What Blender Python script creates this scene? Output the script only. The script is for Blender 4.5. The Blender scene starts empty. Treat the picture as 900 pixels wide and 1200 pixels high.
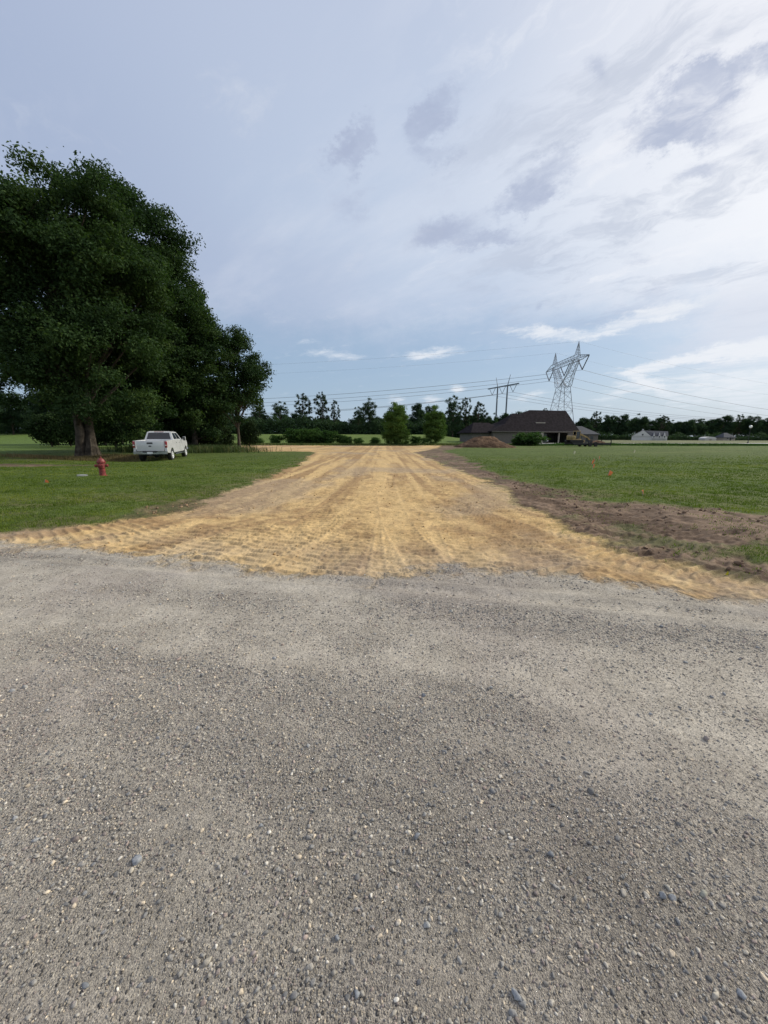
import bpy, bmesh, math, random
import numpy as np
from mathutils import Vector, Matrix
R = math.radians
C = bpy.context.scene.collection
scene = bpy.context.scene
random.seed(7)

# ------------------------------------------------------------------ camera
F = 451.0; PITCH = R(11.1); ROLL = R(0.2); EYE = 1.5
def ray(px, py):
    r = px - 450.0; u = 600.0 - py
    r2 = r*math.cos(ROLL) - u*math.sin(ROLL); u2 = r*math.sin(ROLL) + u*math.cos(ROLL)
    return (r2, F*math.cos(PITCH) + u2*math.sin(PITCH), -F*math.sin(PITCH) + u2*math.cos(PITCH))
def at(px, py, Y):
    a = ray(px, py); t = Y/a[1]
    return Vector((a[0]*t, Y, EYE + a[2]*t))
cam_d = bpy.data.cameras.new('camera'); cam = bpy.data.objects.new('camera', cam_d); C.objects.link(cam)
cam_d.sensor_fit = 'VERTICAL'; cam_d.sensor_height = 24.0; cam_d.lens = 24.0*F/1200.0
cam_d.clip_start = 0.05; cam_d.clip_end = 20000
fw = Vector((0, math.cos(PITCH), -math.sin(PITCH))); up0 = Vector((0, math.sin(PITCH), math.cos(PITCH))); rt0 = Vector((1, 0, 0))
rt = rt0*math.cos(ROLL) + up0*math.sin(ROLL); upv = up0*math.cos(ROLL) - rt0*math.sin(ROLL)
m = Matrix((rt, upv, -fw)).transposed().to_4x4(); m.translation = Vector((0, 0, EYE)); cam.matrix_world = m
scene.camera = cam
scene.view_settings.view_transform = 'Standard'; scene.view_settings.look = 'None'
scene.view_settings.exposure = EXPO = 0.0; scene.view_settings.gamma = 1

# ------------------------------------------------------------------ noise in numpy
def _h(ix, iy, seed):
    n = (ix.astype(np.int64)*374761393 + iy.astype(np.int64)*668265263 + seed*974634777) & 0xFFFFFFFF
    n = ((n ^ (n >> 13))*1274126177) & 0xFFFFFFFF
    n = (n ^ (n >> 16)) & 0xFFFFFFFF
    return n.astype(np.float64)/4294967295.0
def vnoise(x, y, seed=0):
    x = np.asarray(x, float); y = np.asarray(y, float)
    ix = np.floor(x); iy = np.floor(y); fx = x-ix; fy = y-iy
    fx = fx*fx*(3-2*fx); fy = fy*fy*(3-2*fy)
    a = _h(ix, iy, seed); b = _h(ix+1, iy, seed); c = _h(ix, iy+1, seed); d = _h(ix+1, iy+1, seed)
    return (a*(1-fx)+b*fx)*(1-fy) + (c*(1-fx)+d*fx)*fy
def fbm(x, y, seed=0, oct=4, g=0.5):
    s = 0; a = 1; t = 0
    for k in range(oct):
        # rotate every octave so that the lattice never shows
        c, sn = math.cos(0.7*k+0.3), math.sin(0.7*k+0.3)
        s = s + a*vnoise((x*c-y*sn)*2**k + 17.3*k, (x*sn+y*c)*2**k - 9.1*k, seed+k); t += a; a *= g
    return s/t
def sst(a, b, x):
    t = np.clip((x-a)/(b-a), 0, 1); return t*t*(3-2*t)

# ------------------------------------------------------------------ zones of the ground, metres
GX = [-120, -40, -20, -5.7, -3.2, 0, 1.0, 1.7, 2.5, 3.7, 8, 20, 120]
GY = [30, 13.5, 9.0, 5.35, 4.65, 4.02, 3.98, 4.12, 3.75, 3.42, 2.6, 0.4, -18]
LY = [5.0, 5.77, 7.14, 10.7, 20.75, 36.0, 38.5, 40.5, 42.0, 80]
LX = [-9.5, -5.94, -4.15, -4.1, -4.7, -6.4, -7.6, -13, -22, -23]
RY = [3.0, 3.6, 4.3, 5.3, 8, 14.7, 20, 38, 50, 80]
RX = [5.2, 4.1, 3.5, 3.05, 3.2, 3.5, 3.2, 2.9, 7, 12]
MY = [3, 6.2, 7.14, 9, 13.3, 20, 40.6, 50, 70]
MX = [12.5, 11, 7.3, 5.05, 4.5, 5.0, 6.3, 9.5, 17]
def zones(x, y):
    """soft weights of gravel, sand, mud (grass = the rest)"""
    r = np.sqrt(x*x+y*y)
    n1 = fbm(x*1.3, y*1.3, 3, 5)-.5; n2 = fbm(x*4.1, y*4.1, 11, 5, .7)-.5; n3 = fbm(x*.5, y*.5, 29, 3)-.5
    g = np.interp(x, GX, GY) - y + n1*.9 + n2*.9            # >0 gravel
    wg = sst(-.22, .22, g)
    dl = x - np.interp(y, LY, LX) + n1*.8 + n2*.5 + n3*.8*sst(8, 20, y)
    dr = np.interp(y, RY, RX) - x + n1*.8 + n2*.5 + n3*.5
    far = 66 + 2.5*n1 + 3*n3 - y
    ws = sst(-.12, .12, dl)*sst(-.22, .22, dr)*sst(-.6, .6, far)
    dm = np.interp(y, MY, MX) - x + n1*1.3 + n2*.9 + n3*.8
    wm = sst(-.3, .3, dm)*(1-sst(-.22, .22, dr))*sst(-.6, .6, far)
    e = 1 - ((x-7.0)/2.7)**2 - ((y-4.45)/1.05)**2 + n1*1.1 + n2*1.0   # grass left standing on the bare earth
    wm = wm*(1-sst(-.15, .5, e)*.95)
    # brown earth pad at the far left of the sand, bare patch under the oaks
    wm = np.maximum(wm, sst(-.1, .5, 1-((x+21)/6.0)**2-((y-19.6)/1.5)**2 + n1*1.6))
    wm = np.maximum(wm, sst(.0, .4, 1-((x+3.9)/.9)**2-((y-7.6)/1.6)**2 + n1*2.5)*.7*(1-sst(-.12, .12, dl)))
    ws = ws*(1-wg); wm = wm*(1-wg)*(1-ws)
    return wg, ws, wm

def base_z(x, y):
    x = np.asarray(x, float); y = np.asarray(y, float)
    z = -.12*sst(18, 27, y)*sst(-9, -13, x)*sst(48, 36, y)*sst(-30, -22, x)       # lawn swell under the truck
    z = z - .22*np.exp(-(((x*.42+y*.9)-16.5)/1.5)**2)*sst(-14, -17, x)*1.0       # shallow swale before the oaks
    z = z + 2.1*sst(74, 125, y)*sst(34, 12, x)                                    # meadow rises a little behind the hedge
    z = z + .05*(fbm(x*.25, y*.25, 5, 3)-.5)*sst(5, 12, np.hypot(x, y))
    z = z + .04*sst(5.6, 7.4, y)*sst(-3.9, -5.5, x)*sst(20, 12, y)               # lawn shoulder stands above the sand
    z = z + .06*sst(4.6, 6.0, x)*sst(4, 6, y)
    return z
def gz(x, y): return float(base_z(x, y))

# ------------------------------------------------------------------ dozer tracks in the sand: x(y) curves
rng = np.random.default_rng(4)
TR = []
for k in range(46):
    xf = rng.uniform(-3.9, 2.4)
    u = (xf+3.9)/6.3
    _curve = rng.uniform(.6, 1.0)
    xn = np.interp(u, [0, .3, .55, .8, 1], [-9.5, -4.2, -.4, 2.2, 4.4]) + rng.normal()*.45
    s = rng.uniform(2.0, 5.5)
    for off in (0, 1.75):
        TR.append((xf+off*.8, xn+off, s, rng.uniform(.46, .56), rng.uniform(.145, .175), rng.uniform(0, 1), rng.uniform(.65, 1.15), rng.uniform(-1, 1)))
for k in range(44):          # plain tyre lines, no cleats
    xf = rng.uniform(-4.2, 2.8); u = (xf+4.2)/7; xn = np.interp(u, [0, .3, .55, .8, 1], [-9.5, -4.2, -.4, 2.2, 4.4]) + rng.normal()*.6
    TR.append((xf, xn, rng.uniform(2.5, 6.0), rng.uniform(.12, .30), .16, 0, 0.0, rng.uniform(-1.5, 1.5)))
order = rng.permutation(len(TR)); TR = [TR[i] for i in order]
for k in range(13):          # last passes turning off to the right along the edge
    xf = rng.uniform(.2, 3.4); xn = xf+rng.uniform(1.2, 4.2); TR.append((xf, xn, rng.uniform(1.6, 3.2), rng.uniform(.48, .58), rng.uniform(.15, .18), rng.uniform(0, 1), rng.uniform(1.0, 1.5), rng.uniform(-1, 1)))
def track_relief(x, y):
    h = np.zeros_like(x); tone = np.zeros_like(x); r = np.hypot(x, y)
    fade = sst(24, 9, r)
    wear = sst(.38, .56, fbm(x*.9, y*.9, 71, 3))
    for i, (xf, xn, s, w, per, ph, amp, tn) in enumerate(TR):
        ex = np.exp(-(y-4.0)/s); fx = xf + (xn-xf)*ex
        dx = -(xn-xf)*ex/s; L = np.sqrt(1+dx*dx)
        d = (x-fx)/L
        m = np.abs(d) < w*.62
        if not m.any(): continue
        yy = y[m] + (x[m]-fx[m])*dx[m]/(L[m]**2); dd = d[m]
        w_ = np.maximum(np.abs((xn-xf)/s)*np.exp(-(yy-4.0)/s), 1e-6); sq = np.sqrt(1+w_*w_)
        sarc = -s*(sq + np.log(w_/(1+sq)))                    # exact arclength of the exponential curve
        q = sarc/per + ph + .05*np.sin(dd*9) + .35*(fbm(x[m]*1.1, y[m]*1.1, 90+i, 2)-.5)
        fr = q-np.floor(q)
        ridge = sst(0, .09, fr)*sst(.50, .24, fr)
        flat = sst(w*.5, w*.44, np.abs(dd))
        hh = (-.008 + ridge*(.021-.007*sst(-1.5, -4, x[m]))*amp*(.55+.9*vnoise(x[m]*6, y[m]*6, 95)))*flat + .005*np.exp(-((np.abs(dd)-w*.54)/.035)**2)
        k = sst(w*.62, w*.5, np.abs(dd))*np.maximum(.45+.55*wear[m], .9*sst(1.0, 2.2, x[m]))
        if amp == 0: k = k*(.25+.75*sst(6, 13, r[m])); hh = -.006+0*hh; kh = k*.45
        else: kh = k
        h[m] = h[m]*(1-kh) + hh*kh
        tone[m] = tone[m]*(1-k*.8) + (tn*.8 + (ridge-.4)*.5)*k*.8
    return h*fade*1.0, tone
print('helpers ok')
# ------------------------------------------------------------------ materials
def nt(mat): mat.use_nodes = True; n = mat.node_tree; n.nodes.clear(); return n
def N(t, typ, **kw):
    n = t.nodes.new(typ)
    for k, v in kw.items():
        if k in ('inp',):
            for a, b in v.items(): n.inputs[a].default_value = b
        else: setattr(n, k, v)
    return n
def L(t, a, b): t.links.new(a, b)
def mth(t, op, a, b=None, c=None, clamp=False):
    n = t.nodes.new('ShaderNodeMath'); n.operation = op; n.use_clamp = clamp
    for i, v in enumerate((a, b, c)):
        if v is None: continue
        if isinstance(v, (int, float)): n.inputs[i].default_value = v
        else: L(t, v, n.inputs[i])
    return n.outputs[0]
def mixc(t, f, a, b, mode='MIX'):
    n = t.nodes.new('ShaderNodeMix'); n.data_type = 'RGBA'; n.blend_type = mode
    for s, v in ((n.inputs[0], f), (n.inputs[6], a), (n.inputs[7], b)):
        if isinstance(v, (int, float)): s.default_value = v
        elif isinstance(v, tuple): s.default_value = (*v[:3], 1)
        else: L(t, v, s)
    return n.outputs[2]
def ramp(t, f, pts):
    n = t.nodes.new('ShaderNodeMapRange'); n.interpolation_type = 'SMOOTHSTEP'
    n.inputs[1].default_value, n.inputs[2].default_value, n.inputs[3].default_value, n.inputs[4].default_value = pts
    L(t, f, n.inputs[0]); return n.outputs[0]
def noise(t, vec, scale, detail=4, rough=.55, out=0):
    n = t.nodes.new('ShaderNodeTexNoise'); n.inputs['Scale'].default_value = scale
    n.inputs['Detail'].default_value = detail; n.inputs['Roughness'].default_value = rough
    if vec is not None: L(t, vec, n.inputs['Vector'])
    return n.outputs[out]
def mat(name, col, rough=.6, metal=0, var=.25, scale=3.0, bump=0.0, bscale=20, spec=.5, dirt=None, coat=0, col2=None):
    m = bpy.data.materials.new(name); t = nt(m)
    o = N(t, 'ShaderNodeOutputMaterial'); p = N(t, 'ShaderNodeBsdfPrincipled')
    tc = N(t, 'ShaderNodeTexCoord').outputs['Object']
    n1 = noise(t, tc, scale, 5)
    c2 = col2 if col2 else tuple(c*(1-var) for c in col); c1 = tuple(min(1, c*(1+var*.5)) for c in col) if not col2 else col
    c = mixc(t, ramp(t, n1, (.35, .65, 0, 1)), c2, c1)
    if dirt: c = mixc(t, ramp(t, noise(t, tc, scale*2.7, 6), (.5, .75, 0, .7)), c, dirt)
    L(t, c, p.inputs['Base Color']); p.inputs['Metallic'].default_value = metal
    p.inputs['Specular IOR Level'].default_value = spec
    L(t, mth(t, 'ADD', mth(t, 'MULTIPLY', n1, .2), rough-.1, clamp=True), p.inputs['Roughness'])
    p.inputs['Coat Weight'].default_value = coat
    if bump:
        b = N(t, 'ShaderNodeBump'); b.inputs['Distance'].default_value = bump; b.inputs['Strength'].default_value = 1
        L(t, noise(t, tc, bscale, 5, .65), b.inputs['Height']); L(t, b.outputs[0], p.inputs['Normal'])
    L(t, p.outputs[0], o.inputs[0]); return m
M = {}
M['bark'] = mat('bark', (.085, .072, .058), .95, var=.5, scale=2.5, bump=.05, bscale=9, spec=.1)
M['white_paint'] = mat('white_paint', (.60, .61, .62), .28, var=.05, scale=1.2, coat=.6)
M['white_wall'] = mat('white_wall', (.62, .61, .60), .8, var=.08)
M['glass'] = mat('dark_glass', (.008, .010, .015), .12, var=.2, spec=.9)
M['rubber'] = mat('rubber', (.02, .02, .02), .9, var=.3, dirt=(.07, .06, .045))
M['black_plastic'] = mat('black_plastic', (.025, .025, .027), .55, var=.3)
M['chrome'] = mat('chrome', (.42, .43, .45), .25, metal=1, var=.1)
M['rim'] = mat('rim_metal', (.78, .79, .80), .35, metal=.3, var=.15)
M['red_lens'] = mat('red_lens', (.32, .012, .012), .15, var=.3, spec=.8)
M['clear_lens'] = mat('clear_lens', (.7, .7, .68), .1, var=.1, spec=.8)
M['plate'] = mat('plate_white', (.7, .72, .74), .4, var=.1)
M['hydrant'] = mat('hydrant_red', (.21, .028, .026), .5, var=.35, scale=9, bump=.004, bscale=60, dirt=(.26, .11, .09))
M['concrete'] = mat('concrete', (.55, .53, .49), .9, var=.2, scale=4, bump=.01)
M['roof'] = mat('shingle_roof', (.025, .021, .024), .95, var=.4, scale=2.2, bump=.03, bscale=7, spec=.05)
M['roof_dark'] = mat('slate_roof', (.055, .06, .075), .9, var=.3, scale=2)
M['brick'] = mat('brick_wall', (.15, .135, .125), .9, var=.3, scale=6)
M['trim'] = mat('trim_tan', (.33, .30, .26), .8, var=.15)
M['steel'] = mat('galvanised_steel', (.34, .36, .40), .55, metal=.3, var=.15, scale=.5)
M['weathered_steel'] = mat('weathered_pole', (.13, .16, .20), .6, metal=.2, var=.2, scale=.4)
M['insulator'] = mat('insulator_grey', (.13, .14, .17), .4, var=.2)
M['wire'] = mat('wire_aluminium', (.24, .26, .30), .6, metal=.2, var=.1)
M['mound'] = mat('mound_earth', (.085, .052, .034), 1.0, scale=1.1, bump=.25, bscale=3.2, spec=.1, col2=(.175, .112, .070))
M['machine'] = mat('machine_tan', (.40, .28, .12), .6, var=.35, scale=3, dirt=(.2, .14, .08))
M['trailer'] = mat('trailer_dark', (.035, .035, .035), .7, var=.3)
M['orange'] = mat('marker_orange', (.90, .24, .07), .6, var=.15)
M['pale'] = mat('marker_pale', (.8, .75, .5), .6, var=.15)
M['yellow'] = mat('marker_yellow', (.80, .72, .04), .6, var=.15)
M['stake'] = mat('stake_wire', (.35, .33, .3), .6, var=.15)
M['stake_wood'] = mat('stake_wood', (.45, .36, .24), .85, var=.2, scale=12)
M['globe'] = mat('lamp_globe', (.85, .85, .82), .3, var=.05)
M['lamp_iron'] = mat('lamp_iron', (.02, .025, .025), .5, var=.2)
M['car_white'] = mat('car_white', (.7, .7, .72), .3, var=.05, coat=.5)

def leafmat(name, a, b, c, trans=.25):
    m = bpy.data.materials.new(name); t = nt(m)
    o = N(t, 'ShaderNodeOutputMaterial')
    at_ = N(t, 'ShaderNodeAttribute', attribute_name='tint'); f = at_.outputs['Fac']
    col = mixc(t, ramp(t, f, (0, .5, 0, 1)), a, b); col = mixc(t, ramp(t, f, (.5, 1, 0, 1)), col, c)
    oi = N(t, 'ShaderNodeObjectInfo').outputs['Random']
    col = mixc(t, 1.0, col, mixc(t, oi, (.8, .85, .85), (1.15, 1.12, 1.0)), 'MULTIPLY')
    p = N(t, 'ShaderNodeBsdfPrincipled'); L(t, col, p.inputs['Base Color'])
    p.inputs['Roughness'].default_value = .7; p.inputs['Specular IOR Level'].default_value = .10
    tr = N(t, 'ShaderNodeBsdfTranslucent'); L(t, mixc(t, 1.0, col, (1.3, 1.5, .6), 'MULTIPLY'), tr.inputs[0])
    mx = N(t, 'ShaderNodeMixShader'); mx.inputs[0].default_value = trans
    L(t, p.outputs[0], mx.inputs[1]); L(t, tr.outputs[0], mx.inputs[2]); L(t, mx.outputs[0], o.inputs[0]); return m
M['oak'] = leafmat('oak_leaves', (.019, .041, .018), (.034, .065, .024), (.070, .110, .032))
M['oak_open'] = leafmat('open_tree_leaves', (.014, .032, .02), (.026, .05, .026), (.05, .08, .03))
M['willow'] = leafmat('round_tree_leaves', (.060, .108, .030), (.090, .155, .040), (.14, .22, .055))
M['bushy'] = leafmat('bush_leaves', (.025, .06, .018), (.045, .095, .025), (.08, .15, .035))
M['far'] = leafmat('far_leaves', (.022, .045, .030), (.034, .064, .036), (.055, .09, .042))
M['weed'] = leafmat('weed_leaves', (.05, .075, .035), (.08, .11, .045), (.15, .15, .07))
M['shade'] = leafmat('shade_leaves', (.010, .022, .009), (.016, .034, .012), (.028, .05, .016), .1)  # darker leaf copy: the shade below the oaks is put into its colour
M['straw'] = leafmat('dry_grass', (.10, .085, .045), (.17, .13, .075), (.26, .20, .11))
M['grass_blade'] = leafmat('grass_blades', (.066, .104, .018), (.112, .160, .027), (.20, .225, .058), .3)

def ground_mat():
    m = bpy.data.materials.new('ground_surface'); t = nt(m)
    o = N(t, 'ShaderNodeOutputMaterial'); p = N(t, 'ShaderNodeBsdfPrincipled')
    tc = N(t, 'ShaderNodeNewGeometry').outputs['Position']
    base = N(t, 'ShaderNodeAttribute', attribute_name='albedo').outputs['Color']
    mk = N(t, 'ShaderNodeAttribute', attribute_name='masks').outputs['Vector']
    sep = N(t, 'ShaderNodeSeparateXYZ'); L(t, mk, sep.inputs[0]); grav, sand, loose = sep.outputs
    grass = mth(t, 'SUBTRACT', 1.0, mth(t, 'MAXIMUM', grav, mth(t, 'ADD', sand, 0)), clamp=True)
    # grit: small pebbles of random grey, two sizes
    def vor(scale):
        v = N(t, 'ShaderNodeTexVoronoi'); v.inputs['Scale'].default_value = scale; L(t, tc, v.inputs['Vector'])
        return v.outputs['Distance'], v.outputs['Color']
    d1, c1 = vor(75); d2, c2 = vor(190); d3, c3 = vor(430)
    def bw(c):
        s = N(t, 'ShaderNodeSeparateColor'); L(t, c, s.inputs[0]); return s.outputs
    r1 = bw(c1); r2 = bw(c2); r3 = bw(c3)
    k1 = mixc(t, r1[0], (.45, .47, .52), (1.5, 1.46, 1.38)); k2 = mixc(t, r2[1], (.55, .55, .58), (1.42, 1.4, 1.35))
    m1 = mth(t, 'MULTIPLY', mth(t, 'MULTIPLY', ramp(t, d1, (.42, .30, 0, 1)), mth(t, 'GREATER_THAN', mth(t, 'ADD', r1[2], mth(t, 'MULTIPLY', loose, .75)), .95)), grav)
    m2 = mth(t, 'MULTIPLY', grav, mth(t, 'ADD', .35, mth(t, 'MULTIPLY', loose, .5)))
    base = mixc(t, grav, base, mixc(t, 1.0, base, mixc(t, r3[0], (.62, .62, .62), (1.4, 1.4, 1.36)), 'MULTIPLY'))
    gcol = mixc(t, m2, base, mixc(t, 1.0, base, k2, 'MULTIPLY'))
    gcol = mixc(t, m1, gcol, mixc(t, 1.0, base, k1, 'MULTIPLY'))
    # fine grain everywhere
    n1 = noise(t, tc, 38, 6, .7); n2 = noise(t, tc, 3.1, 6, .65); n3 = noise(t, tc, 9.0, 4, .6)
    gcol = mixc(t, 1.0, gcol, mixc(t, ramp(t, n1, (.3, .7, 0, 1)), (.80, .80, .80), (1.2, 1.2, 1.2)), 'MULTIPLY')
    gcol = mixc(t, 1.0, gcol, mixc(t, ramp(t, n2, (.3, .7, 0, 1)), (.88, .87, .86), (1.12, 1.12, 1.12)), 'MULTIPLY')
    # far lawn: mottled by tufts
    mt = mixc(t, ramp(t, n3, (.35, .65, 0, 1)), (.72, .76, .7), (1.22, 1.2, 1.2))
    gcol = mixc(t, grass, gcol, mixc(t, 1.0, gcol, mt, 'MULTIPLY'))
    L(t, gcol, p.inputs['Base Color']); p.inputs['Roughness'].default_value = .93; p.inputs['Specular IOR Level'].default_value = .18
    h = mth(t, 'MULTIPLY', n1, mth(t, 'ADD', .006, mth(t, 'MULTIPLY', grass, .05)))
    h = mth(t, 'ADD', h, mth(t, 'MULTIPLY', m1, mth(t, 'MULTIPLY', ramp(t, d1, (.5, 0, 0, 1)), .010)))
    h = mth(t, 'ADD', h, mth(t, 'MULTIPLY', m2, mth(t, 'MULTIPLY', ramp(t, d2, (.6, 0, 0, 1)), .004)))
    h = mth(t, 'ADD', h, mth(t, 'MULTIPLY', n3, mth(t, 'ADD', .010, mth(t, 'MULTIPLY', grass, .06))))
    b = N(t, 'ShaderNodeBump'); b.inputs['Distance'].default_value = 1; b.inputs['Strength'].default_value = 1
    L(t, h, b.inputs['Height']); L(t, b.outputs[0], p.inputs['Normal'])
    L(t, p.outputs[0], o.inputs[0]); return m
M['ground'] = ground_mat()

def stonemat():
    m = bpy.data.materials.new('gravel_stone'); t = nt(m)
    o = N(t, 'ShaderNodeOutputMaterial'); p = N(t, 'ShaderNodeBsdfPrincipled')
    a = N(t, 'ShaderNodeAttribute', attribute_name='albedo').outputs['Color']
    tc = N(t, 'ShaderNodeNewGeometry').outputs['Position']
    n = noise(t, tc, 160, 4, .6)
    L(t, mixc(t, 1.0, a, mixc(t, ramp(t, n, (.3, .7, 0, 1)), (.78, .78, .8), (1.2, 1.2, 1.16)), 'MULTIPLY'), p.inputs['Base Color'])
    p.inputs['Roughness'].default_value = .85; p.inputs['Specular IOR Level'].default_value = .22
    b = N(t, 'ShaderNodeBump'); b.inputs['Distance'].default_value = .0015; L(t, n, b.inputs['Height']); L(t, b.outputs[0], p.inputs['Normal'])
    L(t, p.outputs[0], o.inputs[0]); return m
M['stone'] = stonemat()

# ------------------------------------------------------------------ object helpers
def tag(o, label=None, cat=None, group=None, kind=None):
    if label: o['label'] = label
    if cat: o['category'] = cat
    if group: o['group'] = group
    if kind: o['kind'] = kind
    return o
def thing(name, label, cat, loc=(0, 0, 0), rz=0, group=None):
    o = bpy.data.objects.new(name, None); C.objects.link(o); o.empty_display_size = .2
    o.location = loc; o.rotation_euler = (0, 0, rz); return tag(o, label, cat, group)
def npmesh(name, verts, faces, material=None, smooth=False, attrs=None):
    """faces: (n,k) int array"""
    me = bpy.data.meshes.new(name); verts = np.asarray(verts, np.float32); faces = np.asarray(faces, np.int32)
    n, k = faces.shape
    me.vertices.add(len(verts)); me.vertices.foreach_set('co', verts.ravel())
    me.loops.add(n*k); me.loops.foreach_set('vertex_index', faces.ravel())
    me.polygons.add(n); me.polygons.foreach_set('loop_start', np.arange(0, n*k, k, dtype=np.int32))
    me.polygons.foreach_set('loop_total', np.full(n, k, np.int32))
    me.polygons.foreach_set('use_smooth', np.full(n, smooth))
    for an, (typ, arr) in (attrs or {}).items():
        a = me.attributes.new(an, typ, 'POINT')
        a.data.foreach_set({'FLOAT': 'value', 'FLOAT_COLOR': 'color', 'FLOAT_VECTOR': 'vector'}[typ], np.asarray(arr, np.float32).ravel())
    me.update(); me.validate()
    if material: me.materials.append(material)
    return me
def linkob(name, me, parent=None):
    o = bpy.data.objects.new(name, me); C.objects.link(o)
    if parent: o.parent = parent
    return o
class MB:
    def __init__(s): s.v = []; s.f = []
    def add(s, vs, fs, mtx=None):
        b = len(s.v)
        s.v += [tuple((mtx @ Vector(v)) if mtx else v) for v in vs]; s.f += [tuple(i+b for i in f) for f in fs]; return s
    def box(s, x0, x1, y0, y1, z0, z1, mtx=None, bev=0):
        bm = bmesh.new(); bmesh.ops.create_cube(bm, size=1)
        for v in bm.verts: v.co = Vector(((x0+x1)/2+v.co.x*(x1-x0), (y0+y1)/2+v.co.y*(y1-y0), (z0+z1)/2+v.co.z*(z1-z0)))
        if bev: bmesh.ops.bevel(bm, geom=list(bm.edges), offset=bev, segments=2, affect='EDGES', profile=.5)
        bm.verts.index_update(); s.add([v.co[:] for v in bm.verts], [[v.index for v in f.verts] for f in bm.faces], mtx); bm.free(); return s
    def tube(s, pts, rad, n=6, mtx=None, cap=True):
        pts = [Vector(p) for p in pts]; rad = rad if isinstance(rad, (list, tuple)) else [rad]*len(pts)
        vs = []; fs = []; last = None
        for i, p in enumerate(pts):
            d = (pts[min(i+1, len(pts)-1)]-pts[max(i-1, 0)]).normalized()
            if last is None: a = d.orthogonal().normalized()
            else: a = (last - d*last.dot(d)).normalized()
            last = a; b = d.cross(a)
            for k in range(n):
                q = 2*math.pi*k/n; vs.append(tuple(p + (a*math.cos(q)+b*math.sin(q))*rad[i]))
        for i in range(len(pts)-1):
            for k in range(n): fs.append((i*n+k, i*n+(k+1) % n, (i+1)*n+(k+1) % n, (i+1)*n+k))
        if cap: fs.append(tuple(range(n-1, -1, -1))); fs.append(tuple((len(pts)-1)*n+k for k in range(n)))
        return s.add(vs, fs, mtx)
    def lathe(s, prof, n=20, mtx=None):
        vs = []; fs = []
        for (r, z) in prof:
            for k in range(n): vs.append((r*math.cos(2*math.pi*k/n), r*math.sin(2*math.pi*k/n), z))
        for i in range(len(prof)-1):
            for k in range(n): fs.append((i*n+k, i*n+(k+1) % n, (i+1)*n+(k+1) % n, (i+1)*n+k))
        fs.append(tuple(range(n-1, -1, -1))); fs.append(tuple((len(prof)-1)*n+k for k in range(n)))
        return s.add(vs, fs, mtx)
    def prism(s, poly, axis, a, b, mtx=None, mapf=None):
        """poly in the two other axes, swept along axis from a to b; mapf(v) may bend the result"""
        def mk(p, t):
            return {0: (t, p[0], p[1]), 1: (p[0], t, p[1]), 2: (p[0], p[1], t)}[axis]
        n = len(poly); vs = [mk(p, a) for p in poly]+[mk(p, b) for p in poly]
        if mapf: vs = [mapf(v) for v in vs]
        fs = [tuple(range(n-1, -1, -1)), tuple(range(n, 2*n))]+[(i, (i+1) % n, n+(i+1) % n, n+i) for i in range(n)]
        return s.add(vs, fs, mtx)
    def build(s, name, material, parent=None, smooth=False, mtx=None, fix=True):
        me = bpy.data.meshes.new(name); me.from_pydata([tuple(mtx @ Vector(v)) for v in s.v] if mtx else s.v, [], s.f)
        if fix:
            bm = bmesh.new(); bm.from_mesh(me); bmesh.ops.recalc_face_normals(bm, faces=bm.faces); bm.to_mesh(me); bm.free()
        me.materials.append(material)
        if smooth:
            me.polygons.foreach_set('use_smooth', [True]*len(me.polygons))
            try: me.set_sharp_from_angle(angle=R(38))
            except Exception: pass
        me.update(); return linkob(name, me, parent)
def copy_tree(o, parent=None):
    c = o.copy(); C.objects.link(c); c.parent = parent
    for ch in [q for q in o.children]: copy_tree(ch, c)
    return c
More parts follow.
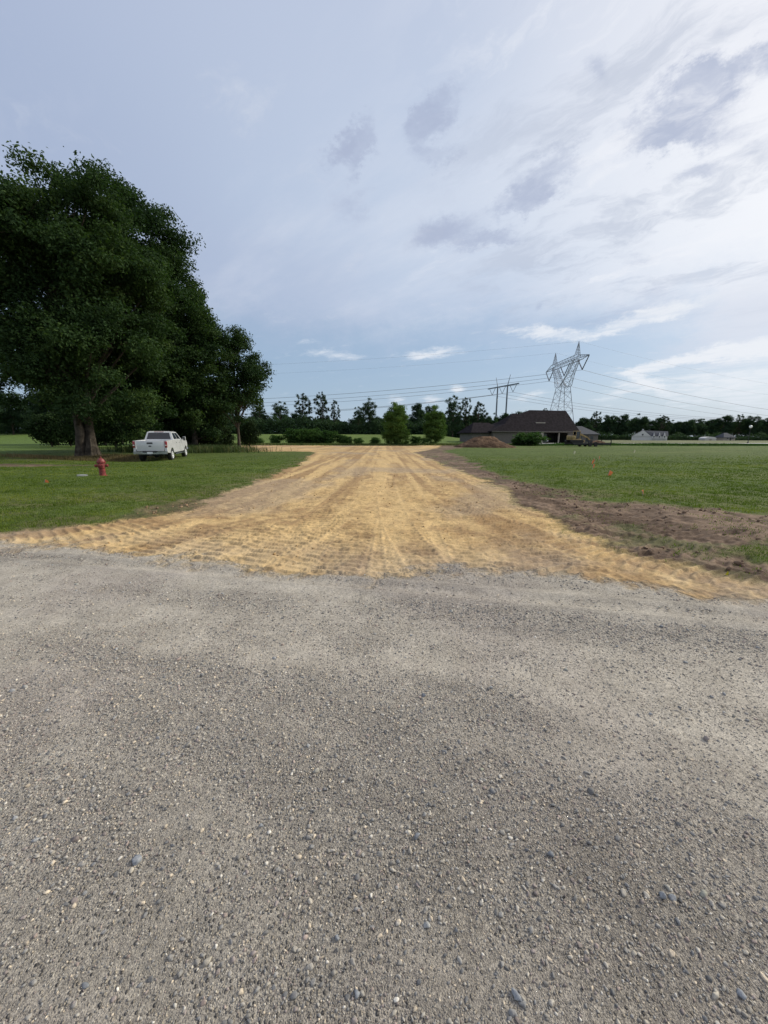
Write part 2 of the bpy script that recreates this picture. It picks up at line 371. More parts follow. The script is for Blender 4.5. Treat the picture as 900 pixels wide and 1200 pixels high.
# ------------------------------------------------------------------ ground sheets
def loose_of(x, y):
    """how much loose stone lies here; streaks run along the gravel road"""
    s = x*.977 - y*.21; q = x*.21 + y*.977
    st = fbm(s*.38, q*2.3, 51, 5, .6); pt = fbm(x*2.1, y*2.1, 61, 5, .6)
    lo = sst(.36, .68, st*.6+pt*.4)
    lo = lo*(1-.85*np.exp(-((q-(3.62))/.10)**2)*sst(-5, -2, s))          # tyre-smoothed line by the sand
    lo = lo*(1-.7*np.exp(-((q-2.75-.1*np.sin(s*.7))/.28)**2))
    return np.clip(lo + .30*sst(2.1, 1.2, q), 0, 1)
def build_ground():
    a_f = np.arange(-R(64), R(64), .0023); a_c = np.linspace(R(64), 2*math.pi-R(64), 86)[:-1]
    ang = np.concatenate([a_f, a_c]); na = len(ang)
    r1 = .35*np.exp(np.arange(0, math.log(13/.35), .0046)); r2 = r1[-1]*np.exp(np.arange(.012, math.log(110/r1[-1]), .012))
    r3 = r2[-1]*np.exp(np.arange(.06, math.log(9000/r2[-1]), .06)); rr = np.concatenate([[.0001, .12], r1, r2, r3]); nr = len(rr)
    A, RR = np.meshgrid(ang, rr); x = (np.sin(A)*RR).ravel(); y = (np.cos(A)*RR).ravel()
    wg, ws, wm = zones(x, y); wgr = 1-wg-ws-wm
    r = np.hypot(x, y)
    z = base_z(x, y)
    th, tone = np.zeros_like(x), np.zeros_like(x)
    near = (r < 70) & (ws+wm > .02)
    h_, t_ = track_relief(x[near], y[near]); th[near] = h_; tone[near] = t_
    z += th*(ws*1.15 + wm*1.1)
    s = x*.977 - y*.21; q = x*.21 + y*.977
    z += wg*(.012*(fbm(s*1.2, q*5, 81, 4)-.5) + .010*(fbm(x*9, y*9, 83, 4)-.5)*sst(9, 4, r))
    z += wg*(-.014*np.exp(-((q-3.62)/.09)**2) + .012*np.exp(-((q-3.78)/.06)**2) + .010*np.exp(-((q-3.46)/.06)**2))
    z += ws*.016*(fbm(x*19, y*19, 84, 3)-.5)*sst(9, 5, r)
    clod = fbm(x*7, y*7, 85, 5)-.5
    z += (ws*.045+wm*.085)*clod*sst(30, 12, r) + wm*.05*(fbm(x*2.2, y*2.2, 86, 3)-.5)*sst(40, 20, r)
    z += ws*.05*(fbm(x*1.1, y*1.1, 87, 3)-.45)*sst(40, 20, r)
    z += wgr*(.05*(fbm(x*6, y*6, 88, 4)-.5)+.02)*sst(60, 25, r)
    z += wm*wgr*.0
    # berm of pushed earth between sand and brown strip
    dr = x-np.interp(y, RY, RX); z += .03*np.exp(-((dr-.25)/.22)**2)*sst(4.2, 5.5, y)*sst(30, 14, y)*(fbm(x*2, y*2, 89, 3))*1.4*(1-wg)
    # ---- ground colours
    def col(c): return np.array(c)[None, :]
    n_a = fbm(x*.8, y*.8, 31, 5)[:, None]; n_b = fbm(x*3.3, y*3.3, 37, 4)[:, None]; n_c = fbm(s*.3, q*1.3, 39, 4)[:, None]
    lo = loose_of(x, y)[:, None]
    dust = col((.405, .368, .315)); grey = col((.350, .320, .280)); viol = col((.325, .280, .260))
    g = dust*(1-lo)+grey*lo
    g = g*(1-.30*sst(.45, .7, n_a)) + viol*.30*sst(.45, .7, n_a)
    g = g*(.90+.20*n_c)
    g = g*(1 - .24*sst(2.4, 1.1, r)[:, None]*(.6+.8*n_a))  # lens falloff put into the colour: stony gravel darkens towards the camera
    # sand: stretched along the driving lines
    Lx = np.interp(y, LY, LX); Rx = np.interp(y, RY, RX); u = (x-Lx)/np.maximum(Rx-Lx, .5)*7.5
    n_s = fbm(u*1.6, y*.10, 41, 5, .6)[:, None]; n_s2 = fbm(u*4.5, y*.22, 43, 4, .6)[:, None]; n_p = fbm(x*.45, y*.30, 45, 4)[:, None]
    sandA = col((.57, .400, .190)); sandB = col((.255, .155, .078)); sandC = col((.30, .235, .165))
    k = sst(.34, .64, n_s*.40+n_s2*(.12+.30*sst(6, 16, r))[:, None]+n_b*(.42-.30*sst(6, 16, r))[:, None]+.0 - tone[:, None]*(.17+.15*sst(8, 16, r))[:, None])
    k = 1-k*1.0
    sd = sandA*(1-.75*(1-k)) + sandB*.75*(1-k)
    pk = sst(.50, .70, n_p)*.55; sd = sd*(1-pk)+sandC*1.15*pk
    edge = np.exp(-(np.interp(x, GX, GY)-y)**2/1.1)[:, None]*.35*sst(.35, .6, n_a)
    sd = sd*(1-edge)+g*edge
    sd = sd*(1-.30*sst(30, 64, y)[:, None]*0)
    ext = sst(8, 12, x)[:, None]*sst(40, 48, y)[:, None]; sd = sd*(1-ext)+col((.26, .17, .11))*ext
    lf = sst(-11, -17, x)[:, None]*sst(38, 44, y)[:, None]*sst(.4, .6, n_a); sd = sd*(1-lf)+col((.30, .19, .12))*lf
    mudA = col((.105, .070, .048)); mudB = col((.205, .142, .098)); mudC = col((.085, .105, .035))
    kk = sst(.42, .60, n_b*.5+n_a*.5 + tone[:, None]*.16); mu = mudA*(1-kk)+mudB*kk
    kg = sst(.56, .70, fbm(x*1.1+7, y*1.1, 47, 4)[:, None])*.55; mu = mu*(1-kg)+mudC*kg
    # grass
    n_g = fbm(x*.16, y*.45, 91, 4)[:, None]; n_h = fbm(x*1.6, y*1.6, 93, 4)[:, None]
    gr = col((.080, .122, .024))*(1-n_g)+col((.122, .168, .036))*n_g
    gr = gr*(.72+.56*n_h)*(1-.16*sst(12, 30, r)[:, None])
    dry = sst(.52, .72, fbm(x*.5, y*.9, 95, 4))[:, None]*.55
    dry = np.maximum(dry, .5*sst(.45, .65, fbm(x*1.2, y*2.2, 96, 4))[:, None])*sst(16, 8, r)[:, None] + sst(.55, .75, n_g)*.18
    gr = gr*(1-dry)+col((.20, .165, .085))*dry
    # trodden edge where the lawn meets bare ground
    nearbare = (sst(1.3, .0, np.abs(x-Lx))*sst(6, 8, y)*sst(40, 34, y)*(x < Lx+.5))[:, None]*.45*sst(.35, .6, n_b)
    gr = gr*(1-nearbare)+col((.22, .17, .10))*nearbare
    ok = (sst(1.0, .25, np.sqrt(((x+21)/7)**2+((y-28)/5.0)**2))*.85)[:, None]*sst(.3, .55, n_b); gr = gr*(1-ok)+col((.16, .12, .07))*ok
    # beyond the hedge: rougher meadow; paler field at the right
    bm_ = sst(3, 9, x)[:,None]*0
    md = sst(66, 74, y)[:, None]*sst(30, 22, x)[:, None]; gr = gr*(1-md)+col((.115, .165, .038))*(.8+.4*n_g)*md
    pf = sst(70, 80, y)[:, None]*sst(24, 36, x)[:, None]; gr = gr*(1-pf)+col((.15, .158, .082))*(.7+.6*fbm(x*.05, y*.02, 97, 4)[:, None])*pf
    lt = sst(-33, -38, x)[:, None]*sst(30, 45, y)[:, None]; gr = gr*(1-lt)+col((.10, .155, .035))*lt
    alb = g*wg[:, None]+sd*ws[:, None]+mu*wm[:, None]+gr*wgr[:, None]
    alb = np.concatenate([alb, np.ones((len(x), 1))], 1)
    V = np.stack([x, y, z], 1)
    i = np.arange(nr-1)[:, None]; j = np.arange(na)[None, :]
    a = (i*na+j); b = (i*na+(j+1) % na); c = ((i+1)*na+(j+1) % na); d = ((i+1)*na+j)
    Fc = np.stack([a+0*b, d+0*a, c+0*a, b+0*a], -1).reshape(-1, 4)
    W = np.stack([wgr, wg, ws, wm], 1); fw_ = W[Fc].mean(1); zone = fw_.argmax(1)
    masks = np.stack([wg, ws+wm, lo[:, 0]], 1)
    for zi, nm in enumerate(('ground', 'gravel_road', 'sand_driveway', 'bare_earth')):
        f = Fc[zone == zi]; u_, inv = np.unique(f, return_inverse=True)
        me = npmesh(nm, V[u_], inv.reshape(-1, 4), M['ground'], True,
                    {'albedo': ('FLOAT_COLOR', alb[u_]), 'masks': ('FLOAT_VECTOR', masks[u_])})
        o = linkob(nm, me); o['kind'] = 'structure'
build_ground()
print('ground ok')

def ico(sub):
    bm = bmesh.new(); bmesh.ops.create_icosphere(bm, subdivisions=sub, radius=1)
    bm.verts.index_update(); v = np.array([q.co[:] for q in bm.verts]); f = np.array([[q.index for q in g.verts] for g in bm.faces]); bm.free(); return v, f
def scatter_stones(name, px, py, size, colr, seed, sink=.35, flat=(.45, .8), sub_big=.013):
    rg = np.random.default_rng(seed); allv = []; allf = []; allc = []; off = 0
    for sub, sel in ((1, size < sub_big), (2, size >= sub_big)):
        n = int(sel.sum())
        if n == 0: continue
        bv, bf = ico(sub); k = len(bv)
        ax = np.stack([rg.uniform(.75, 1.3, n), rg.uniform(.6, 1.0, n), rg.uniform(*flat, n)], 1)
        # random corners give each stone its own shape
        dirs = rg.normal(size=(n, 6, 3)); dirs /= np.linalg.norm(dirs, axis=2, keepdims=True)
        v = np.broadcast_to(bv, (n, k, 3)).copy()
        for c in range(6):
            dp = np.einsum('nki,ni->nk', v, dirs[:, c]); cut = rg.uniform(.42, .88, n)[:, None]
            v -= np.maximum(dp-cut, 0)[..., None]*dirs[:, c][:, None, :]
        v *= (1+.10*rg.normal(size=(n, k, 1)))
        v = v*ax[:, None, :]*size[sel][:, None, None]*.5
        t = rg.uniform(0, 2*math.pi, n); ct, st = np.cos(t)[:, None], np.sin(t)[:, None]
        tl = rg.normal(size=n)*.3; cl, sl = np.cos(tl)[:, None], np.sin(tl)[:, None]
        y_, z_ = v[..., 1]*cl - v[..., 2]*sl, v[..., 1]*sl + v[..., 2]*cl; x_ = v[..., 0]
        X = x_*ct - y_*st + px[sel][:, None]; Y = x_*st + y_*ct + py[sel][:, None]
        gz_ = surf_z(px[sel], py[sel]); Z = z_ + (gz_ + size[sel]*.5*ax[:, 2]*(1-2*sink))[:, None]
        allv.append(np.stack([X, Y, Z], -1).reshape(-1, 3)); allf.append((bf[None]+(np.arange(n)*k)[:, None, None]+off).reshape(-1, 3))
        allc.append(np.repeat(np.concatenate([colr[sel], np.ones((n, 1))], 1), k, 0)); off += n*k
    me = npmesh(name, np.concatenate(allv), np.concatenate(allf), M['stone'], True, {'albedo': ('FLOAT_COLOR', np.concatenate(allc))})
    return linkob(name, me)
def surf_z(x, y):
    wg, ws, wm = zones(x, y); s = x*.977 - y*.21; q = x*.21 + y*.977; r = np.hypot(x, y)
    return base_z(x, y) + wg*(.012*(fbm(s*1.2, q*5, 81, 4)-.5) + .010*(fbm(x*9, y*9, 83, 4)-.5)*sst(9, 4, r)) \
        + (ws*.045+wm*.085)*(fbm(x*7, y*7, 85, 5)-.5) + wm*.05*(fbm(x*2.2, y*2.2, 86, 3)-.5)
rg = np.random.default_rng(12)
def cand(n, y0, y1, marg=1.0):
    y = np.sqrt(rg.uniform(y0*y0, y1*y1, n)); x = rg.uniform(-1, 1, n)*(y*1.12+marg); return x, y
def gravel():
    X = []; Y = []; S = []
    for n, y0, y1, smin, smax, p in ((190000, .45, 2.9, .0045, .012, .4), (44000, .45, 3.4, .009, .019, .15), (100000, 2.2, 6.6, .009, .022, .12), (15000, .5, 5.5, .014, .026, .03), (240, .5, 6.5, .026, .042, 1.)):
        x, y = cand(n, y0, y1); lo = loose_of(x, y); wg, ws, wm = zones(x, y)
        keep = (rg.uniform(size=n) < (p+(1-p)*lo**1.5)*sst(.2, .8, wg)*(.75)); x = x[keep]; y = y[keep]
        X.append(x); Y.append(y); S.append(smin*(smax/smin)**(rg.uniform(size=len(x))**2.0))
    X = np.concatenate(X); Y = np.concatenate(Y); S = np.concatenate(S); n = len(X)
    # the few larger stones one can point at in the foreground
    from_px = [(160, 1010, .045), (777, 1052, .034), (788, 1053, .03), (868, 1166, .028), (395, 1100, .022), (605, 1168, .03), (418, 1165, .026), (497, 815, .035), (775, 735, .035), (489, 982, .03), (306, 968, .025), (100, 1155, .025), (645, 1003, .03)]
    bx = []; 
    for a, b, s in from_px:
        rr_ = ray(a, b); t = -EYE/rr_[2]; bx.append((rr_[0]*t, rr_[1]*t, s))
    bx = np.array(bx); X = np.concatenate([X, bx[:, 0]]); Y = np.concatenate([Y, bx[:, 1]]); S = np.concatenate([S, bx[:, 2]]); n = len(X)
    pal = np.array([(.24, .236, .228), (.31, .295, .27), (.17, .172, .175), (.38, .355, .31), (.46, .40, .32), (.24, .21, .20), (.52, .50, .46), (.29, .24, .22), (.17, .175, .185)])
    w = np.array([.2, .22, .13, .14, .08, .1, .04, .05, .04]); w = w/w.sum()
    c = pal[rg.choice(len(pal), n, p=w)]*rg.uniform(.85, 1.5, (n, 1))*np.array([(1.03, 1.0, .96)]); c[S > .024] = np.minimum(c[S > .024], .36); c[-len(bx):] = np.array([(.21, .22, .235)])*rg.uniform(.9, 1.4, (len(bx), 1))
    print('stones', n)
    o = scatter_stones('gravel', X, Y, S, np.clip(c, 0, 1), 5); tag(o, 'loose grey and tan stones strewn over the gravel road', 'gravel', kind='stuff')
gravel()
def clods():
    n = 11000; x = rg.uniform(-8, 9, n); y = np.sqrt(rg.uniform(3.4**2, 16**2, n)); wg, ws, wm = zones(x, y)
    keep = rg.uniform(size=n) < (ws*.22+wm*.9)*(.3+1.2*sst(.45, .65, fbm(x*1.5, y*1.5, 101, 3))); x = x[keep]; y = y[keep]; wm = wm[keep]; n = len(x)
    s = .014*(4.0**(rg.uniform(size=n)**2.0))*(1+.5*wm)
    c = np.array([(.45, .31, .16)])*(1-wm[:, None])+np.array([(.20, .135, .092)])*wm[:, None]; c = c*rg.uniform(.75, 1.2, (n, 1))
    o = scatter_stones('earth_clods', x, y, s, c, 6, sink=.3, flat=(.6, .95)); tag(o, 'small crumbled clods of sand and brown earth beside the driveway', 'earth clods', kind='stuff')
clods()

# ------------------------------------------------------------------ grass blades
def blades(name, x, y, hgt, wid, material, label, cat, lean=.5, tintbias=0.0, seed=1, z=None):
    rg_ = np.random.default_rng(seed); n = len(x); z = surf_z(x, y) if z is None else z
    t = rg_.uniform(0, 2*math.pi, n); dx, dy = np.cos(t)*wid/2, np.sin(t)*wid/2
    l = rg_.uniform(0, lean, n)*hgt; lt = rg_.uniform(0, 2*math.pi, n); lx, ly = np.cos(lt)*l, np.sin(lt)*l
    b0 = np.stack([x-dx, y-dy, z-.01], 1); b1 = np.stack([x+dx, y+dy, z-.01], 1)
    m0 = np.stack([x-dx*.8+lx*.35, y-dy*.8+ly*.35, z+hgt*.55], 1); m1 = np.stack([x+dx*.8+lx*.35, y+dy*.8+ly*.35, z+hgt*.55], 1)
    tp = np.stack([x+lx, y+ly, z+hgt*(1-.3*l/hgt)], 1)
    V = np.stack([b0, b1, m1, m0, tp], 1).reshape(-1, 3); i = np.arange(n)[:, None]*5
    F_ = np.concatenate([i+np.array([[0, 1, 2]]), i+np.array([[0, 2, 3]]), i+np.array([[3, 2, 4]])], 0)
    tint = np.clip((fbm(x*1.3, y*1.3, 111, 4)-.5)*1.1 + (fbm(x*.35, y*.8, 113, 4)-.5)*1.3 + .42 + rg_.normal(size=n)*.16 + tintbias, 0, 1)
    me = npmesh(name, V, F_, material, False, {'tint': ('FLOAT', np.repeat(tint, 5))})
    return tag(linkob(name, me), label, cat, kind='stuff')
def lawn():
    n = 520000
    y = np.exp(rg.uniform(math.log(3.6), math.log(34), n)); x = rg.uniform(-1.08, 1.08, n)*(y*1.05+1.5)
    wg, ws, wm = zones(x, y); wgr = 1-wg-ws-wm
    pt = fbm(x*1.7, y*1.7, 121, 4)
    keep = rg.uniform(size=n) < np.clip(wgr**3*(.55+1.2*(pt-.3))*sst(34, 17, y) + wm*.16*sst(.5, .65, pt), 0, 1)
    wmk = wm[keep]; x = x[keep]; y = y[keep]; d = np.hypot(x, y)
    for side, msk, lb in (('l', x < 0, 'short mown green grass on the lawn around the hydrant and pickup'), ('r', x >= 0, 'short green grass of the field right of the brown earth strip')):
        k = msk; hh = rg.uniform(.025, .06, k.sum())*(1-.55*(wmk[k] > .3))*(1+.35*sst(.5, .7, fbm(x[k]*2, y[k]*2, 131, 3))); ww = np.maximum(.006, d[k]*.0011)
        blades('grass', x[k], y[k], hh, ww, M['grass_blade'], lb, 'grass', seed=3)
    print('blades', len(x))
lawn()
def tufts(cx, cy, sx, sy, n, h, seed, wid=.02):
    q = np.random.default_rng(seed); x = cx+q.normal(size=n)*sx; y = cy+q.normal(size=n)*sy
    return x, y, q.uniform(.5, 1.0, n)*h, np.full(n, wid)
x, y, h, w = tufts(-22.6, 29.0, 2.2, .9, 9000, .34, 5, .03)
blades('dry_grass', x, y, h, w, M['straw'], 'straw-coloured dead grass around the feet of the big oaks', 'dry grass', seed=6)
x, y, h, w = tufts(-20.0, 39.5, 2.8, 1.2, 9000, .85, 7, .05)
blades('tall_weeds', x, y, h, w, M['weed'], 'grey-green tall weeds at the foot of the rightmost oak', 'weeds', seed=8)
q = np.random.default_rng(9); n = 26000; x = q.uniform(18, 105, n); y = 66+x*.12+q.normal(size=n)*1.1+3*(fbm(x*.1, x*0, 7, 3)-.5)
h = q.uniform(.12, .42, n)*(.2+1.5*fbm(x*.12, x*0+3, 9, 4)); blades('field_edge_weeds', x, y, h, np.full(n, .12), M['bushy'], 'dark unmown weeds in a long line at the far edge of the right field', 'weeds', seed=10)
q = np.random.default_rng(19); n = 16000; x = q.uniform(-26, 14, n); y = 67.5+q.normal(size=n)*1.3
h = q.uniform(.12, .42, n); blades('meadow_weeds', x, y, h, np.full(n, .10), M['weed'], 'yellow-green rank grass behind the far edge of the sand', 'weeds', seed=20)
# ------------------------------------------------------------------ trees
def bez(a, b, c, n):
    return [tuple(np.array(a)*(1-t)**2+2*np.array(b)*t*(1-t)+np.array(c)*t*t) for t in np.linspace(0, 1, n)]
def tree_meshes(seed, H, rx, ry, zbot, nclump, nleaf, leaf, cr, tr, leafmat_, open_=.5, lean=0, limbs=26, buttress=0, top=.62, flatc=.62, twin=False, skirt=False, taper=0.0, lobes_n=0):
    q = np.random.default_rng(seed); cz = (H+zbot)/2; rz = (H-zbot)/2
    # clump centres inside an uneven envelope
    lob = q.normal(size=(9, 3)); lob /= np.linalg.norm(lob, axis=1, keepdims=True); la = q.uniform(-.22, .22, 9)
    cl = []
    tries = 0
    lobes = []
    if lobes_n:
        for _ in range(lobes_n*30):
            if len(lobes) >= lobes_n: break
            d = q.normal(size=3); d /= np.linalg.norm(d)
            if skirt and d[2] < 0:
                hl = max(1e-3, math.hypot(d[0], d[1])); kk = (1-abs(d[2])**5)**.5*.97/hl; d = np.array([d[0]*kk, d[1]*kk, d[2]])
            lr = q.uniform(.26, .42); p = d*(1-lr)*q.uniform(.75, 1.02)
            if any(np.linalg.norm(p-o[0]) < (lr+o[1])*.62 for o in lobes): continue
            lobes.append((p, lr))
    while len(cl) < nclump and tries < nclump*60:
        tries += 1
        d = q.normal(size=3); d /= np.linalg.norm(d)
        if skirt and d[2] < 0:
            hl = max(1e-3, math.hypot(d[0], d[1])); kk = (1-abs(d[2])**5)**.5*.97/hl; d = np.array([d[0]*kk, d[1]*kk, d[2]])
        rad = (q.uniform(.12 if open_ < .7 else .3, 1)**(1/2.2))
        env = min(1.08, 1 + (la*np.clip(lob@d, 0, 1)**3*1.6).sum())
        p = d*rad*env
        if lobes and q.uniform() < .86:
            lc, lr = lobes[q.integers(len(lobes))]; d = q.normal(size=3); d /= np.linalg.norm(d); d[2] = abs(d[2]) if q.uniform() < .7 else d[2]
            p = lc + d*lr*q.uniform(.72, 1.05)
        rxy = max(.15, 1-taper*(p[2]+1)/2)
        p = np.array([p[0]*rx*rxy+lean*(p[2]+1)*.5, p[1]*ry*rxy, cz+p[2]*rz])
        if p[2] < zbot*.8: continue
        c = cr*q.uniform(.7, 1.3)*(.8+.4*(1-rad))
        if p[2]+c*.5 > H*1.03: continue
        if any((abs(p-o[0])/np.array([1, 1, .75])).max() < (c+o[1])*.5*open_ for o in cl): continue
        cl.append((p, c, q.uniform(0, 1)))
    # leaves
    cw = np.array([c**2 for _, c, _ in cl]); idx = q.choice(len(cl), nleaf, p=cw/cw.sum())
    P_ = np.array([p for p, _, _ in cl])[idx]; Cr = np.array([c for _, c, _ in cl])[idx]; Tn = np.array([t for _, _, t in cl])[idx]
    d = q.normal(size=(nleaf, 3)); d /= np.linalg.norm(d, axis=1, keepdims=True)
    rad = q.uniform(0, 1, nleaf)**.55; lump = 1+.35*np.sin(d[:, 0]*5+Tn*20)*np.cos(d[:, 1]*5-Tn*13)
    pos = P_ + d*(rad*Cr*lump)[:, None]*np.array([1.1, 1.1, flatc])
    stray = q.uniform(size=nleaf) < .06; pos[stray] += q.normal(size=(stray.sum(), 3))*cr*.16
    pos[:, 2] = np.maximum(pos[:, 2], .05)
    # orientation: mostly facing outward/up with scatter
    nrm = d*.5 + np.array([0, 0, .45]) + q.normal(size=(nleaf, 3))*.55; nrm /= np.linalg.norm(nrm, axis=1, keepdims=True)
    a = np.cross(nrm, q.normal(size=(nleaf, 3))); a /= np.linalg.norm(a, axis=1, keepdims=True); b = np.cross(nrm, a)
    ls = leaf*q.uniform(.6, 1.35, nleaf)[:, None]
    fold = nrm*ls*.12
    V = np.stack([pos-a*ls*.5, pos-b*ls*.27+fold, pos+a*ls*.5, pos+b*ls*.27+fold], 1).reshape(-1, 3)
    Fq = np.arange(nleaf*4).reshape(-1, 4); tint = np.clip(Tn*.55+.18+q.normal(size=nleaf)*.17, 0, 1)
    crown = npmesh('crown', V, Fq, leafmat_, False, {'tint': ('FLOAT', np.repeat(tint, 4))})
    # trunk and limbs
    tb = MB(); ht = zbot+(H-zbot)*top
    stems = [(0, 0)] if not twin else [(-.30, 0), (.38, .2)]
    for (sx, sy) in stems:
        pts = [(sx, sy, -.3)]+[(sx*(1-.2*k/7)+lean*.35*(k/7)**2+q.normal()*tr*.25, sy+q.normal()*tr*.25, ht*k/7) for k in range(1, 8)]
        pts.insert(1, (sx, sy, .15)); pts.insert(2, (sx*.98, sy, .9))
        rad_ = [tr*1.5*(1 if twin else 1), tr*1.35, tr*1.02]+[tr*(1-.78*k/7) for k in range(1, 8)]
        tb.tube(pts, rad_, 14)
        for k in range(buttress):
            an = 2*math.pi*k/buttress+q.uniform(-.3, .3); rr = tr*q.uniform(1.5, 2.0)
            tb.tube(bez((sx+math.cos(an)*rr, sy+math.sin(an)*rr, -.15), (sx+math.cos(an)*tr*1.0, sy+math.sin(an)*tr*1.0, .18), (sx+math.cos(an)*tr*.55, sy+math.sin(an)*tr*.55, 1.5), 6), [tr*.14, tr*.28, tr*.36, tr*.36, tr*.3, tr*.15], 7)
        trunkpts = pts
    sel = q.permutation(len(cl))[:limbs]
    for i in sel:
        p, c, _ = cl[i]; zs = max(zbot*.55, min(ht*.97, p[2]*q.uniform(.35, .8))); k = zs/ht
        base = (stems[i % len(stems)][0]*.85+lean*.35*k*k, stems[i % len(stems)][1], zs)
        dist = np.linalg.norm(np.array(base)-p); r0 = min(tr*.5*(1-.5*k), .035*dist+.02)
        mid = ((base[0]*.5+p[0]*.5), (base[1]*.5+p[1]*.5), p[2]*.72+zs*.28-(.1*dist))
        tb.tube(bez(base, mid, tuple(p), 7), [r0*(1-.82*t) for t in np.linspace(0, 1, 7)], 5, cap=False)
        for _ in range(3 if open_ > .7 else 1):
            e = p + q.normal(size=3)*c*.8; tb.tube([tuple(p*.7+np.array(mid)*.3), tuple(e)], [r0*.25, r0*.06], 4, cap=False)
    return crown, tb
def place_tree(name, crown, tb, loc, label, cat='tree', group=None, rz=0, sc=(1, 1, 1), trunkme=None, cn='crown', tn='trunk', bark='bark'):
    t = thing(name, label, cat, loc, rz, group); t.scale = sc
    if trunkme is None: o = tb.build(tn, M[bark], t, True, fix=False); trunkme = o.data
    else: linkob(tn, trunkme, t)
    linkob(cn, crown, t); return t, trunkme
def G(x, y): return (x, y, gz(x, y)-.03)

# the oaks at the left
c_, b_ = tree_meshes(21, 21.2, 7.9, 6.6, .2, 330, 215000, .22, 1.35, .36, M['oak'], .50, limbs=60, buttress=6, twin=True, top=.7, skirt=True, lobes_n=26)
place_tree('oak_tree', c_, b_, G(-23.4, 30.5), 'huge dark green oak with a thick forked and buttressed trunk behind the hydrant')
c_, b_ = tree_meshes(22, 22.4, 6.3, 6.0, .3, 250, 155000, .24, 1.35, .42, M['oak'], .50, limbs=44, buttress=6, top=.7, lean=1.4, skirt=True, lobes_n=22)
place_tree('oak_tree', c_, b_, G(-23.6, 38.0), 'tall dark oak whose trunk stands just behind the white pickup')
c_, b_ = tree_meshes(23, 18.0, 4.2, 4.2, -.4, 160, 88000, .24, 1.2, .3, M['oak'], .48, limbs=22, top=.7, skirt=True, lobes_n=12)
place_tree('oak_tree', c_, b_, G(-20.1, 41.5), 'dark dense tree with foliage down to the ground between the pickup and the slender tree')
c_, b_ = tree_meshes(24, 13.6, 3.9, 3.5, 1.7, 84, 31000, .22, 1.0, .17, M['oak'], .62, limbs=46, top=.8, lobes_n=9)
place_tree('oak_tree', c_, b_, G(-16.9, 45.5), 'slender open-crowned tree with thin bare trunk, rightmost of the big dark trees')
# understorey brush below the oaks
bc, bb = tree_meshes(26, 1.0, .6, .6, .02, 26, 2600, .10, .27, .02, M['bushy'], .4, limbs=8, top=.5)
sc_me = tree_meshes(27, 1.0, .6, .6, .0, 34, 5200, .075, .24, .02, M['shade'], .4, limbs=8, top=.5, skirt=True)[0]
btm = None
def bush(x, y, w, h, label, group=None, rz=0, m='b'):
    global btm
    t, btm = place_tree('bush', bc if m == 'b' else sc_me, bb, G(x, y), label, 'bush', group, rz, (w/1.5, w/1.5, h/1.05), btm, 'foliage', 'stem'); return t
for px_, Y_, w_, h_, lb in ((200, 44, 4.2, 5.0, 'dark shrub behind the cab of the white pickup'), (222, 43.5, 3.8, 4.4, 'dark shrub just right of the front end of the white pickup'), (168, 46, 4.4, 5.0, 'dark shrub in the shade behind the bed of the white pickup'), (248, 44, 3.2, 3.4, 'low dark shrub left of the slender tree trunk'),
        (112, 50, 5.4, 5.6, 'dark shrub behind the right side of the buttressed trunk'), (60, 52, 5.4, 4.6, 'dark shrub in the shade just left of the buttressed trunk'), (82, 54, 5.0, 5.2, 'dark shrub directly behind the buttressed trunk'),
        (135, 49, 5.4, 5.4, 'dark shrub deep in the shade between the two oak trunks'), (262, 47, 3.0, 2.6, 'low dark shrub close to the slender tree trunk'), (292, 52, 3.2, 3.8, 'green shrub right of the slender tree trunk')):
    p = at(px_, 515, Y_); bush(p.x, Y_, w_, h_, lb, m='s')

# the round green trees at the end of the sand
c1, b1 = tree_meshes(31, 7.3, 3.0, 3.0, -.5, 150, 36000, .20, .72, .14, M['willow'], .42, limbs=16, top=.7, taper=.42, skirt=True)
p = at(463, 523, 66); place_tree('round_tree', c1, b1, G(p.x, 68), 'larger round mid-green tree at the far end of the sand, left of its smaller neighbour')
c1, b1 = tree_meshes(32, 6.6, 2.55, 2.6, -.5, 120, 28000, .19, .66, .12, M['willow'], .42, limbs=14, top=.7, taper=.36, skirt=True)
p = at(511, 523, 68); place_tree('round_tree', c1, b1, G(p.x, 68.5), 'smaller olive-green round tree between the larger round tree and the dirt mound')
# bushes in the row beyond the sand
row = [(291, 3.0, 1.7, 'leftmost low bush of the row beyond the sand'), (304, 2.0, 1.3, 'small low bush beside the leftmost bush of the row'), (324, 3.0, 1.9, 'separate round bush in the meadow, left of the tall clipped-looking hedge bushes'),
       (344, 4.2, 3.1, 'tall dark bush at the left end of the dense part of the row'), (354, 3.8, 3.0, 'second tall dark bush of the dense row'), (365, 4.2, 3.2, 'broad tall bush in the middle of the dense row'), (376, 3.8, 2.7, 'dark bush right of the middle of the dense row'),
       (387, 3.6, 2.8, 'bush with pale stems near the right end of the dense row'), (401, 3.0, 1.9, 'low round bush after the dense row ends'), (408, 2.0, 1.6, 'small bush closest to the gap before the round trees'), (420, 2.2, 1.4, 'isolated small bush in the gap left of the larger round tree'), (440, 2.4, 1.5, 'low bush tucked against the left foot of the larger round tree'), (487, 2.6, 1.7, 'low bush between the two round trees')]
for i, (px_, w_, h_, lb) in enumerate(row):
    p = at(px_, 520, 71); bush(p.x, 71, w_*1.1, h_, lb, 'bushes beyond the far edge of the sand', i*1.3)
p = at(621, 520, 66); bush(p.x, 66, 6.4, 2.5, 'wide light green bush in front of the brown-roofed house')
p = at(606, 520, 67); bush(p.x, 67, 2.6, 1.4, 'small bush at the left of the wide bush before the house')

